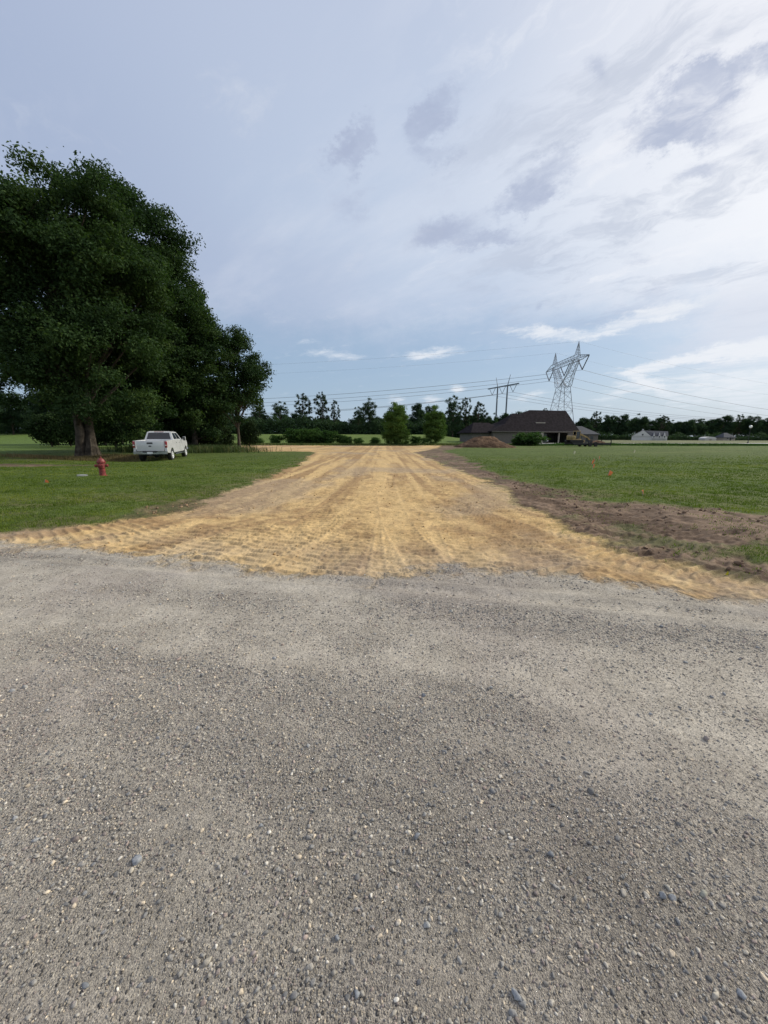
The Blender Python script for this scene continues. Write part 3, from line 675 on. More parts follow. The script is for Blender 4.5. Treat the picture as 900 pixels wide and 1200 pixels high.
# far trees: variants shared by many
far_defs = {
 'dense': [tree_meshes(41+i, 16, 6.0, 6, .2, 110, 11000, .55, 1.5, .3, M['far'], .45, limbs=14, top=.7, skirt=True, lobes_n=9) for i in range(3)],
 'open':  [tree_meshes(51+i, 16, 5.6, 5, 4.0, 95, 9500, .36, .85, .28, M['oak_open'], .8, limbs=40, top=.8) for i in range(3)],
 'tall':  [tree_meshes(61+i, 16, 4.2, 4, 1, 66, 7500, .45, 1.2, .28, M['far'], .62, limbs=26, top=.85) for i in range(2)]}
far_tr = {}
def fartree(kind, var, px_, topy, hw, Y_, label, group=None, zb=None):
    p = at(px_, topy, Y_); g = gz(p.x, Y_); H_ = max(3, p.z-g); w = hw/460*Y_
    cr_, tb_ = far_defs[kind][var % len(far_defs[kind])]; r0 = {'dense': 7.6, 'open': 6.9, 'tall': 5.4}[kind]
    key = (kind, var % len(far_defs[kind]))
    t, me = place_tree({'dense': 'broadleaf_tree', 'open': 'open_crowned_tree', 'tall': 'tall_tree'}[kind], cr_, tb_, (p.x, Y_, g-.05), label, 'tree', group, var*1.9+px_*.37, (w/r0, w/r0, H_/16.0), far_tr.get(key))
    far_tr[key] = me; return t
mid = 'trees beyond the meadow'
spec = [('open', 0, 303, 467, 12, 140, 'pale thin-leaved tree just right of the slender oak'), ('tall', 1, 328, 470, 13, 142, 'mid-height full tree left of the two open-crowned trees'),
 ('open', 1, 354, 461, 14, 138, 'open-crowned tree with flat layered top, left one of the pair above the hedge'), ('open', 2, 377, 459, 13, 138, 'open-crowned tree with visible limbs, right one of the pair above the hedge'),
 ('open', 0, 392, 468, 8, 139, 'small leaning open-crowned tree at the right of the pair'), ('tall', 0, 432, 462, 12, 132, 'ragged tree with dead twigs sticking out of its top'), ('tall', 1, 420, 476, 8, 134, 'shorter tree leaning against the ragged tree with dead twigs'),
 ('tall', 0, 467, 471, 11, 135, 'tree top showing above the larger round tree'), ('dense', 1, 490, 471, 13, 140, 'dark dense tree behind the gap of the two round trees'), ('dense', 2, 505, 471, 11, 144, 'dark tree top right behind the smaller round tree'),
 ('tall', 1, 532, 463, 12, 128, 'tallest dark tree behind the smaller round tree and the mound'), ('open', 1, 547, 466, 10, 130, 'open tree with sky gaps beside the tallest dark tree'), ('open', 0, 562, 470, 13, 128, 'rounded open tree left of the two-pole pylon'), ('dense', 0, 577, 481, 11, 135, 'low dark tree at the foot of the two-pole pylon'),
 ('dense', 1, 592, 483, 10, 150, 'tree between the poles of the two-pole pylon'), ('dense', 2, 612, 478, 17, 140, 'dark tree top showing above the peak of the brown roof'), ('open', 2, 638, 478, 9, 145, 'small tree top above the ridge of the brown roof'), ('dense', 0, 664, 486, 9, 150, 'tree top at the right end of the brown roof')]
for (k, v, a, b, c, Y_, lb) in spec: fartree(k, v, a, b, c, Y_, lb)
q = np.random.default_rng(77)
for i, px_ in enumerate(np.arange(258, 600, 10.5)):
    fartree('dense', i, px_+q.uniform(-3, 3), 485+q.uniform(-6, 6)+(3 if 395 < px_ < 420 else 0), q.uniform(11, 14), 146+q.uniform(0, 16), 'low dark broadleaf tree in the unbroken wood beyond the meadow', 'wood beyond the meadow')
spec = [('dense', 0, 690, 493, 9, 215, 'low tree at the left end of the right-hand tree line'), ('open', 1, 700, 482, 9, 222, 'open tree with flat top near the left end of the right-hand tree line'), ('dense', 2, 716, 483, 12, 225, 'broad tree left of the white house with dormers'),
 ('dense', 1, 731, 484, 11, 226, 'full tree just left above the white house'), ('dense', 0, 750, 482, 14, 228, 'large domed tree right behind the white house'), ('open', 2, 778, 486, 10, 226, 'open-topped tree right of the white house'),
 ('dense', 1, 795, 493, 10, 232, 'low tree left of the white shed in the right-hand tree line'), ('dense', 2, 808, 491, 10, 228, 'tree behind the white shed'), ('dense', 0, 828, 492, 12, 230, 'low wide tree right of the white shed'),
 ('dense', 1, 851, 485, 13, 226, 'large dark tree behind the small grey-roofed house'), ('open', 0, 869, 485, 9, 224, 'thin-topped tree left of the street lamp globe'), ('dense', 2, 884, 484, 11, 222, 'dense tree behind the street lamp'), ('dense', 1, 902, 487, 12, 225, 'tree at the right edge of the picture')]
for (k, v, a, b, c, Y_, lb) in spec: fartree(k, v, a, b, c, Y_, lb)
for i, px_ in enumerate(np.arange(684, 985, 10.0)):
    fartree('dense', i+1, px_+q.uniform(-3, 3), 490+q.uniform(-4, 3), q.uniform(11, 14), 236+q.uniform(0, 18), 'low dark tree filling the far tree line across the pale field', 'far tree line across the pale field')
for i, (px_, ty, hw, Y_, lb) in enumerate(((-52, 455, 20, 95, 'far green tree beyond the bright grass strip at the far left'), (-20, 462, 22, 105, 'far green tree seen under the oaks at the left'), (6, 452, 20, 110, 'light green far tree at the left edge behind the oaks'), (36, 460, 20, 112, 'far green tree mostly hidden by the buttressed oak'), (70, 458, 18, 118, 'far green tree hidden behind the oak crowns'), (200, 470, 20, 125, 'far tree behind the dark trunks'), (240, 474, 18, 130, 'far tree behind the slender tree'))):
    fartree('dense', i, px_, ty, hw, Y_, lb)
q = np.random.default_rng(79)
for i, px_ in enumerate(np.arange(46, 262, 21.0)):
    fartree('dense', i, px_+q.uniform(-3, 3), 415+q.uniform(-20, 20)+(40 if px_ > 215 else 0), q.uniform(24, 30)-(8 if px_ > 215 else 0), 62+q.uniform(0, 9), 'dark broadleaf tree standing close behind the big oaks', 'trees close behind the oaks')
q = np.random.default_rng(78)
for i, px_ in enumerate(np.arange(-140, 258, 15.0)):
    fartree('dense', i, px_+q.uniform(-4, 4), 476+q.uniform(-6, 6), q.uniform(14, 18), 124+q.uniform(0, 14), 'far broadleaf tree in the wood seen beneath and behind the oaks', 'wood behind the oaks')
def undergrowth(name, pts, n, h, label):
    q = np.random.default_rng(len(label)); k = q.uniform(0, len(pts)-1.001, n); i = k.astype(int); f = k-i; P_ = np.array(pts, float)
    x = P_[i, 0]*(1-f)+P_[i+1, 0]*f+q.normal(size=n)*1.2; y = P_[i, 1]*(1-f)+P_[i+1, 1]*f+q.normal(size=n)*1.5
    hh = h*(.38+2.3*fbm(x*.22, y*.22, 301, 4)**2); z = base_z(x, y)+hh*q.uniform(0, 1, n)**1.25
    a = q.normal(size=(n, 3)); a /= np.linalg.norm(a, axis=1, keepdims=True); b = np.cross(a, q.normal(size=(n, 3))); b /= np.linalg.norm(b, axis=1, keepdims=True)
    s = q.uniform(.35, .7, n)[:, None]; c = np.stack([x, y, z], 1)
    V = np.stack([c-a*s*.5, c-b*s*.3, c+a*s*.5, c+b*s*.3], 1).reshape(-1, 3)
    tint = np.clip(fbm(x*.3, y*.3, 303, 3)+q.normal(size=n)*.12, 0, 1)
    tag(linkob(name, npmesh(name, V, np.arange(4*n).reshape(-1, 4), M['far'], False, {'tint': ('FLOAT', np.repeat(tint, 4))})), label, 'undergrowth', kind='stuff')
undergrowth('undergrowth', [(-190, 112), (-120, 116), (-60, 128), (0, 133), (48, 138)], 120000, 4.6, 'dark undergrowth filling the foot of the woods beyond the meadow')
undergrowth('undergrowth', [(70, 205), (110, 214), (170, 214), (290, 214)], 100000, 2.9, 'dark undergrowth at the foot of the far tree line across the pale field')
print('trees ok')
# ------------------------------------------------------------------ white pickup
def pickup():
    t = thing('pickup_truck', 'white four-door pickup truck parked on the lawn under the big oaks, seen from behind', 'pickup truck')
    W = 1.0; belt = 1.40
    def arch(yc, r, z0, n=9, up=True):
        return [(yc+r*math.cos(a), .40+r*math.sin(a)) for a in np.linspace(math.pi-.32, .32, n)]
    prof = [(-3.06, .62), (-3.08, 1.38), (-1.02, 1.41), (1.30, 1.41), (2.55, 1.36), (2.98, 1.24), (3.06, .98), (3.04, .58)]
    lower = arch(2.12, .50, 0)[::-1] + arch(-1.86, .50, 0)[::-1]
    poly = prof + lower
    def tum(v):   # slight tumblehome and shoulder
        x, y, z = v; s = 1 if x > 0 else -1
        return (x - s*max(0, z-1.15)*.18 - s*max(0, .8-z)*.06 - s*max(0, y-2.5)**2*.25, y, z)
    b = MB()
    for s in (1, -1): b.prism(poly, 0, s*.86, s*W, mapf=tum)
    b.box(-.87, .87, 1.15, 2.95, 1.20, 1.40, bev=.03); b.box(-.87, .87, 2.85, 3.05, .55, 1.22, bev=.03)       # hood, nose
    b.box(-.87, .87, -3.04, -1.05, .80, .86); b.box(-.87, .87, -1.08, -.98, .8, 1.40); b.box(-.86, .86, -1.0, 2.9, .50, .62)
    body = b.build('body', M['white_paint'], t, True)
    b = MB(); b.box(-.70, .70, -3.1, -2.4, .45, .60).box(-.5, -.35, -2.4, 2.6, .42, .56).box(.35, .5, -2.4, 2.6, .42, .56)
    b.tube([(-.8, -1.86, .40), (.8, -1.86, .40)], .07, 8); b.lathe([(.05, -.16), (.17, -.1), (.17, .1), (.05, .16)], 10, Matrix.Translation((0, -1.86, .40)) @ Matrix.Rotation(R(90), 4, 'X')); b.build('chassis', M['black_plastic'], t)
    MB().box(-.80, .80, -3.12, -3.045, .72, 1.37, bev=.02).build('tailgate', M['white_paint'], t, True)
    tg = [o for o in t.children if o.name.startswith('tailgate')][0]
    MB().box(-.17, .17, -3.135, -3.118, 1.17, 1.27, bev=.006).build('handle', M['black_plastic'], tg)
    b = MB(); b.lathe([(.001, 0), (.085, 0), (.085, .012), (.001, .014)], 16, Matrix.Translation((0, -3.12, 1.03)) @ Matrix.Rotation(R(90), 4, 'X') @ Matrix.Scale(.5, 4, (0, 1, 0))); b.build('emblem', M['black_plastic'], tg, True)
    b = MB(); b.prism([(-1.0, -3.08), (1.0, -3.08), (1.0, -3.14), (.84, -3.26), (-.84, -3.26), (-1.0, -3.14)], 2, .52, .70); rb = b.build('rear_bumper', M['chrome'], t, True)
    MB().box(-.42, .42, -3.262, -3.255+.05, .62, .705).build('step_pad', M['black_plastic'], rb)
    MB().box(-.16, .16, -3.275, -3.262, .53, .665, bev=.004).build('licence_plate', M['plate'], t)
    MB().box(-.06, .06, -3.25, -2.9, .40, .50).build('tow_hitch', M['black_plastic'], t)
    MB().box(-.98, .98, 3.02, 3.16, .50, .74, bev=.03).build('front_bumper', M['chrome'], t, True)
    MB().box(-.62, .62, 3.04, 3.075, .78, 1.15, bev=.01).build('grille', M['chrome'], t)
    for s in (1, -1):
        b = MB(); b.box(s*.93-.075, s*.93+.065, -3.10, -2.97, .93, 1.34, bev=.02)
        tl = b.build('tail_light', M['red_lens'], t, True)
        MB().box(s*.93-.055, s*.93+.045, -3.108, -3.099, 1.04, 1.12, bev=.003).build('reverse_lens', M['clear_lens'], tl)
        MB().box(s*.80-.13, s*.80+.13, 2.98, 3.07, .85, 1.16, bev=.02).build('headlight', M['clear_lens'], t, True)
        # door seams as real shallow strips, handles, running board, mirror
        for y0 in (.38, -.58):
            MB().box(s*.965-.02, s*.965+.02, y0, y0+.18, 1.18, 1.22, bev=.008).build('door_handle', M['chrome'], t, True)
        MB().box(s*.99-.06, s*.99+.10, -1.05, 1.35, .40, .47, bev=.02).build('running_board', M['chrome'], t, True)
        b = MB(); b.tube([(s*.93, 1.02, 1.38), (s*1.16, 1.04, 1.42)], .025, 6); b.box(s*1.19-.09, s*1.19+.09, .99, 1.10, 1.30, 1.60, bev=.03)
        mi = b.build('wing_mirror', M['white_paint'], t, True); MB().box(s*1.19-.07, s*1.19+.07, .98, .993, 1.33, 1.57).build('mirror_glass', M['glass'], mi)
        MB().box(s*.955-.012, s*.955+.012, -.98, 1.28, .66, .69).build('door_moulding', M['black_plastic'], t)
    # cab
    lo_ = [(-.90, -1.02), (.90, -1.02), (.90, 1.42), (-.90, 1.42)]; hi = [(-.74, -.80), (.74, -.80), (.74, .62), (-.74, .62)]
    z0, z1 = 1.40, 1.93
    v = [(x, y, z0) for x, y in lo_]+[(x, y, z1) for x, y in hi]+[(-.60, -.68, 1.985), (.60, -.68, 1.985), (.60, .48, 1.985), (-.60, .48, 1.985)]
    f = [(0, 3, 2, 1)]+[(i, (i+1) % 4, 4+(i+1) % 4, 4+i) for i in range(4)]+[(4+i, 4+(i+1) % 4, 8+(i+1) % 4, 8+i) for i in range(4)]+[(8, 9, 10, 11)]
    MB().add(v, f).build('cab', M['white_paint'], t, False)
    def lerp(a, b, k): return Vector(a)*(1-k)+Vector(b)*k
    def pane(a, b, c, d, u0, u1, w0, w1, off, name='window'):
        """a,b lower edge, c,d upper edge (same direction)"""
        def pt(u, w): return lerp(lerp(a, b, u), lerp(c, d, u), w)
        q_ = [pt(u0, w0), pt(u1, w0), pt(u1+(0), w1), pt(u0, w1)]; n = (q_[1]-q_[0]).cross(q_[3]-q_[0]).normalized()*off
        MB().add([tuple(p+n) for p in q_]+[tuple(p-n*.8) for p in q_], [(0, 1, 2, 3), (7, 6, 5, 4), (0, 4, 5, 1), (1, 5, 6, 2), (2, 6, 7, 3), (3, 7, 4, 0)]).build(name, M['glass'], t)
    P0 = [(x, y, z0) for x, y in lo_]; P1 = [(x, y, z1) for x, y in hi]
    pane(P0[0], P0[1], P1[0], P1[1], .07, .93, .08, .90, .008, 'rear_window')
    pane(P0[3], P0[2], P1[3], P1[2], .05, .95, .08, .93, -.008, 'windshield')
    for (a, b, sg) in ((1, 2, 1), (0, 3, -1)):
        pane(P0[a], P0[b], P1[a], P1[b], .12, .47, .08, .88, .008*sg); pane(P0[a], P0[b], P1[a], P1[b], .52, .90, .08, .88, .008*sg)
    b = MB(); b.box(-.30, .30, -.82, -.76, 1.925, 1.955, bev=.01).build('brake_light', M['red_lens'], t)
    # wheels
    prof_t = [(.24, -.12), (.36, -.135), (.40, -.10), (.405, 0), (.40, .10), (.36, .135), (.24, .12)]
    wh = None
    for (sx, y_) in ((1, -1.86), (-1, -1.86), (1, 2.12), (-1, 2.12)):
        w = bpy.data.objects.new('wheel', None); C.objects.link(w); w.parent = t; w.location = (sx*.855, y_, .40); w.rotation_euler = (0, R(90)*sx, 0)
        if wh is None:
            ty = MB().lathe(prof_t, 28).build('tyre', M['rubber'], w, True)
            b = MB(); b.lathe([(.23, -.10), (.25, .105), (.235, .115), (.20, .06), (.07, .05), (.06, .09), (.001, .095)], 24)
            for k in range(6):
                an = k*math.pi/3; b.box(.04, .225, -.035, .035, .045, .10, Matrix.Rotation(an, 4, 'Z'), bev=.006)
            rm = b.build('rim', M['rim'], w, True, mtx=Matrix.Translation((0, 0, .04))); wh = (ty.data, rm.data)
        else: linkob('tyre', wh[0], w); linkob('rim', wh[1], w)
    return t
tk = pickup()
_c = at(203, 536, 26.9); _z = gz(-15.0, 27.6)
tk.location = (-16.05, 28.4, _z-.03); tk.rotation_euler = (R(.6), 0, R(15))

# ------------------------------------------------------------------ hydrant
def hydrant(x, y):
    t = thing('fire_hydrant', 'weathered red fire hydrant standing on the left lawn in front of the oak trunk', 'fire hydrant', (x, y, gz(x, y)-.02), R(25)); t.scale = (.93, .93, .93)
    MB().lathe([(.16, 0), (.165, .02), (.165, .05), (.11, .06), (.105, .30), (.105, .32), (.125, .34), (.13, .50), (.125, .54)], 24).build('barrel', M['hydrant'], t, True)
    MB().lathe([(.155, .535), (.16, .545), (.16, .575), (.13, .58), (.125, .62), (.095, .68), (.05, .715), (.035, .72)], 24).build('bonnet', M['hydrant'], t, True)
    MB().lathe([(.032, .70), (.032, .78), (.02, .79)], 5).build('operating_nut', M['hydrant'], t)
    for k in range(6): MB().lathe([(.014, .52), (.014, .59)], 6, Matrix.Translation((.145*math.cos(k*math.pi/3), .145*math.sin(k*math.pi/3), 0))).build('bolt', M['hydrant'], t)
    for an, r_, l_ in ((0, .06, .22), (180, .06, .22), (-90, .085, .21)):
        mt = Matrix.Rotation(R(an), 4, 'Z') @ Matrix.Translation((0, 0, .43)) @ Matrix.Rotation(R(90), 4, 'Y')
        b = MB(); b.lathe([(r_*.8, .08), (r_*.8, l_-.07), (r_, l_-.06), (r_, l_-.01), (r_*.8, l_), (r_*.25, l_), (r_*.25, l_+.03)], 16, mt); b.build('nozzle_cap', M['hydrant'], t, True)
p = at(120.5, 557, 14.2); hydrant(p.x, 14.2)
p = at(97, 560, 13.9)
b = MB(); b.lathe([(.15, -.04), (.15, .03), (.13, .035), (.03, .038)], 20); vb = b.build('valve_cover', M['concrete'], None, True); vb.location = (p.x, 13.9, gz(p.x, 13.9)+.05); vb.scale = (1.2, .8, .6)
tag(vb, 'small flat pale concrete valve cover in the grass left of the hydrant', 'valve cover')

# ------------------------------------------------------------------ marker flags and stakes
def flag(px, py, Y, h, w, fh, lean, az, material, label, name='marker_flag', group='orange survey flags in the right field'):
    p = at(px, py, Y); t = thing(name, label, 'marker flag', (p.x, Y, gz(p.x, Y)-.03), az, group); t.rotation_euler = (lean*.4, lean, az)
    MB().tube([(0, 0, 0), (.004, 0, h*.5), (0, 0, h)], .004 if Y < 8 else .008, 5).build('stake', M['stake'], t)
    nx, ny = 8, 5; vs = []; fs = []
    for j in range(ny):
        for i in range(nx):
            u = i/(nx-1); v = j/(ny-1); vs.append((u*w*(1-.12*v), .22*w*math.sin(u*5+v*2)*u, h-fh*v-.25*w*u*u))
    for j in range(ny-1):
        for i in range(nx-1): fs.append((j*nx+i, j*nx+i+1, (j+1)*nx+i+1, (j+1)*nx+i))
    n = len(vs); vs += [(x, y+.003, z) for x, y, z in vs]; fs += [tuple(reversed([k+n for k in f])) for f in fs]
    MB().add(vs, fs).build('flag', material, t, True, fix=False)
flag(711, 562, 14.5, .26, .16, .20, .25, .3, M['orange'], 'largest orange survey flag, nearest to the centre of the right field')
flag(753, 588, 9.5, .20, .09, .11, -.55, 1.1, M['orange'], 'small leaning orange flag at the near edge of the right field beside the brown earth')
flag(693.5, 554, 17.2, .30, .07, .16, .1, .2, M['orange'], 'nearest orange stake of the short row left of the largest flag')
flag(692.5, 548.5, 19.8, .30, .10, .16, .05, .2, M['orange'], 'second orange flag of the short row, wider than its neighbours')
flag(697, 544.5, 21.6, .32, .12, .15, .35, 1.8, M['orange'], 'third orange flag of the short row, leaning')
flag(701.5, 541.5, 23.0, .38, .09, .20, .0, .9, M['orange'], 'farthest and tallest orange stake of the short row')
flag(52, 567.5, 11.8, .16, .12, .13, .3, .2, M['orange'], 'lone small orange flag low in the grass left of the hydrant', group='left lawn')
flag(672, 533, 33, .34, .14, .26, .05, .2, M['pale'], 'pale little flag standing far left in the right field', group='pale flags in the right field')
flag(742.5, 531, 36, .34, .14, .26, .05, .4, M['pale'], 'pale little flag far out in the right field above the leaning orange flag', group='pale flags in the right field')
flag(852, 677, 4.05, .085, .035, .05, -.5, 1.5, M['yellow'], 'tiny crumpled yellow flag at the sand edge in the right foreground', group='right foreground')

# ------------------------------------------------------------------ earth mound
def mound():
    n = 90; xs = np.linspace(-4.6, 4.6, n); ys = np.linspace(-3.2, 3.2, 64); X, Y = np.meshgrid(xs, ys)
    base = np.sqrt((X/4.4)**2+(Y/3.0)**2)
    ridge = np.clip(1-base, 0, 1)**.62
    ex = 1.45*np.exp(-(np.abs(X+.5)/2.6)**3) + .5*np.exp(-((X-2.2)/1.2)**2)
    Z = ridge*(.9+.55*ex)*1.02*(.82+.36*fbm(X*.9+3, Y*.9, 201, 4)) + (fbm(X*3, Y*3, 203, 4)-.5)*.22*(base < 1.05) - .06
    Z = np.where(base > 1.08, -.15, Z)
    V = np.stack([X, Y, Z], -1).reshape(-1, 3); i = np.arange(63)[:, None]; j = np.arange(n-1)[None, :]
    a = i*n+j; Fm = np.stack([a, a+1, a+n+1, a+n], -1).reshape(-1, 4)
    me = npmesh('dirt_mound', V, Fm, M['mound'], True); o = linkob('dirt_mound', me); p = at(567, 526, 54); o.location = (p.x+.3, 55.0, gz(p.x, 55)); o.rotation_euler = (0, 0, -.2)
    tag(o, 'brown heap of dug earth in front of the left wing of the brown-roofed house', 'dirt mound')
mound()

# ------------------------------------------------------------------ brown-roofed house
def roof_hip(b, x0, x1, y0, y1, z0, h, rl, rr, t=.18, over=.5):
    """hip roof over a rectangle; rl, rr = how far the ridge ends lie from the left and right eaves"""
    x0 -= over; x1 += over; y0 -= over; y1 += over; ym = (y0+y1)/2
    vs = [(x0, y0, z0), (x1, y0, z0), (x1, y1, z0), (x0, y1, z0), (x0+rl, ym, z0+h), (x1-rr, ym, z0+h)]
    lo = [(x, y, z-t) for x, y, z in vs[:4]]
    b.add(vs+lo, [(0, 1, 5, 4), (1, 2, 5), (2, 3, 4, 5), (3, 0, 4), (6, 7, 1, 0), (7, 8, 2, 1), (8, 9, 3, 2), (9, 6, 0, 3), (9, 8, 7, 6)])
def house():
    A = at(577, 519, 84); B = at(674, 519, 88); d = (B-A); Lh = math.hypot(d.x, d.y); ang = math.atan2(d.y, d.x)
    t = thing('brown_roofed_house', 'long low house with wide dark brown shingle roof and open garage, behind the mound', 'house', (A.x, A.y, gz(A.x, A.y)-.05), ang)
    D = 9.0; hw = 2.62
    g0, g1 = Lh-8.0, Lh-2.0     # garage opening
    b = MB(); th = .3
    b.box(0, g0, 0, th, 0, hw).box(g1, Lh, 0, th, 0, hw).box(g0, g1, 0, th, 2.32, hw).box(0, th, th, D, 0, hw).box(Lh-th, Lh, th, D, 0, hw).box(th, Lh-th, D-th, D, 0, hw)
    b.box(g0-.6, g0-.3, th, 7.5, 0, hw).box(g0-.3, Lh-th, 7.2, 7.5, 0, hw)
    b.box(-4.2, -.01, 1.2, 1.5, 0, 2.3).box(-4.2, -3.9, 1.5, 8, 0, 2.3).box(-3.9, -.01, 7.7, 8, 0, 2.3)
    b.build('wall', M['brick'], t)
    b = MB(); roof_hip(b, 0, Lh, 0, D, hw, 4.8, 11.5, .35, over=.55); rf = b.build('roof', M['roof'], t)
    b = MB(); roof_hip(b, -4.2, 3.2, 1.2, 8, 2.3, 2.2, 2.2, 2.5, over=.5); b.build('roof', M['roof'], t)
    b = MB(); roof_hip(b, 1.6, 10.6, -.15, 7.5, hw+.06, 3.9, 5.2, 3.6, over=.42); b.build('roof', M['roof'], t)
    MB().box(-.5, Lh+.5, -.60, -.53, hw-.16, hw+.02).build('fascia', M['brick'], t)
    MB().box(g0+3.7, g0+3.9, -.02, .28, 0, 2.33).build('garage_post', M['trim'], t)
    MB().box(g0-.9, g0-.3, -.35, -.02, 0, hw-.05).build('porch_pillar', M['trim'], t)
    MB().box(g0-1.3, g0+1.0, 1.3, 2.4, hw+1.15, hw+2.0).build('roof_vent', M['trim'], rf)
    for x in (9.4,):
        w = MB().box(x, x+1.3, -.04, .06, .8, 2.1).build('window', M['glass'], t)
        MB().box(x-.09, x, -.06, .02, .7, 2.2).box(x+1.3, x+1.39, -.06, .02, .7, 2.2).box(x, x+1.3, -.06, .02, 2.1, 2.2).box(x, x+1.3, -.06, .02, .7, .8).build('frame', M['trim'], w)
    dr = MB().box(11.8, 12.8, -.04, .05, 0, 2.1).build('door', M['lamp_iron'], t); MB().box(12.6, 12.66, -.09, -.045, 1.0, 1.08).build('handle', M['chrome'], dr)
    # car in the garage
    gx = (g0+g1)/2-1.7
    mt = Matrix.Rotation(ang, 4, 'Z'); base = Vector(t.location)
    c = thing('parked_car', 'white car standing inside the open garage', 'car', base + mt @ Vector((gx, 3.6, .08)), ang)
    side = [(-2.2, .35), (-2.25, .85), (-1.9, 1.02), (1.1, 1.0), (2.1, .85), (2.2, .35)]
    MB().prism(side, 0, -.88, .88).build('body', M['car_white'], c, True)
    MB().prism([(-1.9, 1.03), (-1.5, 1.52), (.3, 1.52), (1.1, 1.01)], 0, -.74, .74).build('cabin', M['glass'], c)
    MB().box(-.72, .72, -1.5, .3, 1.525, 1.56, bev=.01).build('roof_panel', M['car_white'], c)
    for s in (1, -1):
        MB().box(s*.72-.12, s*.72+.12, -2.28, -2.2, .66, .84, bev=.02).build('tail_light', M['red_lens'], c)
        for y in (-1.4, 1.35): MB().lathe([(.2, -.1), (.33, -.1), (.33, .1), (.2, .1)], 18, Matrix.Translation((s*.8, y, .33)) @ Matrix.Rotation(R(90), 4, 'Y')).build('wheel', M['rubber'], c, True)
    MB().box(-.25, .25, -2.27, -2.235, .5, .62).build('licence_plate', M['plate'], c)
    # concrete apron
    o = MB().box(g0-1.5, Lh+2.5, -9.5, -.05, .0, .09).build('driveway_apron', M['concrete'], None); o.location = base; o.rotation_euler = (0, 0, ang); o['kind'] = 'structure'
    # white utility box on the wall side of the bush
    p = at(612, 514, 70); u = thing('utility_box', 'small white utility box on a post left of the wide bush before the house', 'utility box', (p.x, 70, gz(p.x, 70)), 0)
    MB().box(-.05, .05, -.05, .05, -.1, .9).build('post', M['stake_wood'], u); MB().box(-.2, .2, -.14, .14, .88, 1.42, bev=.03).build('box', M['white_wall'], u)
house()

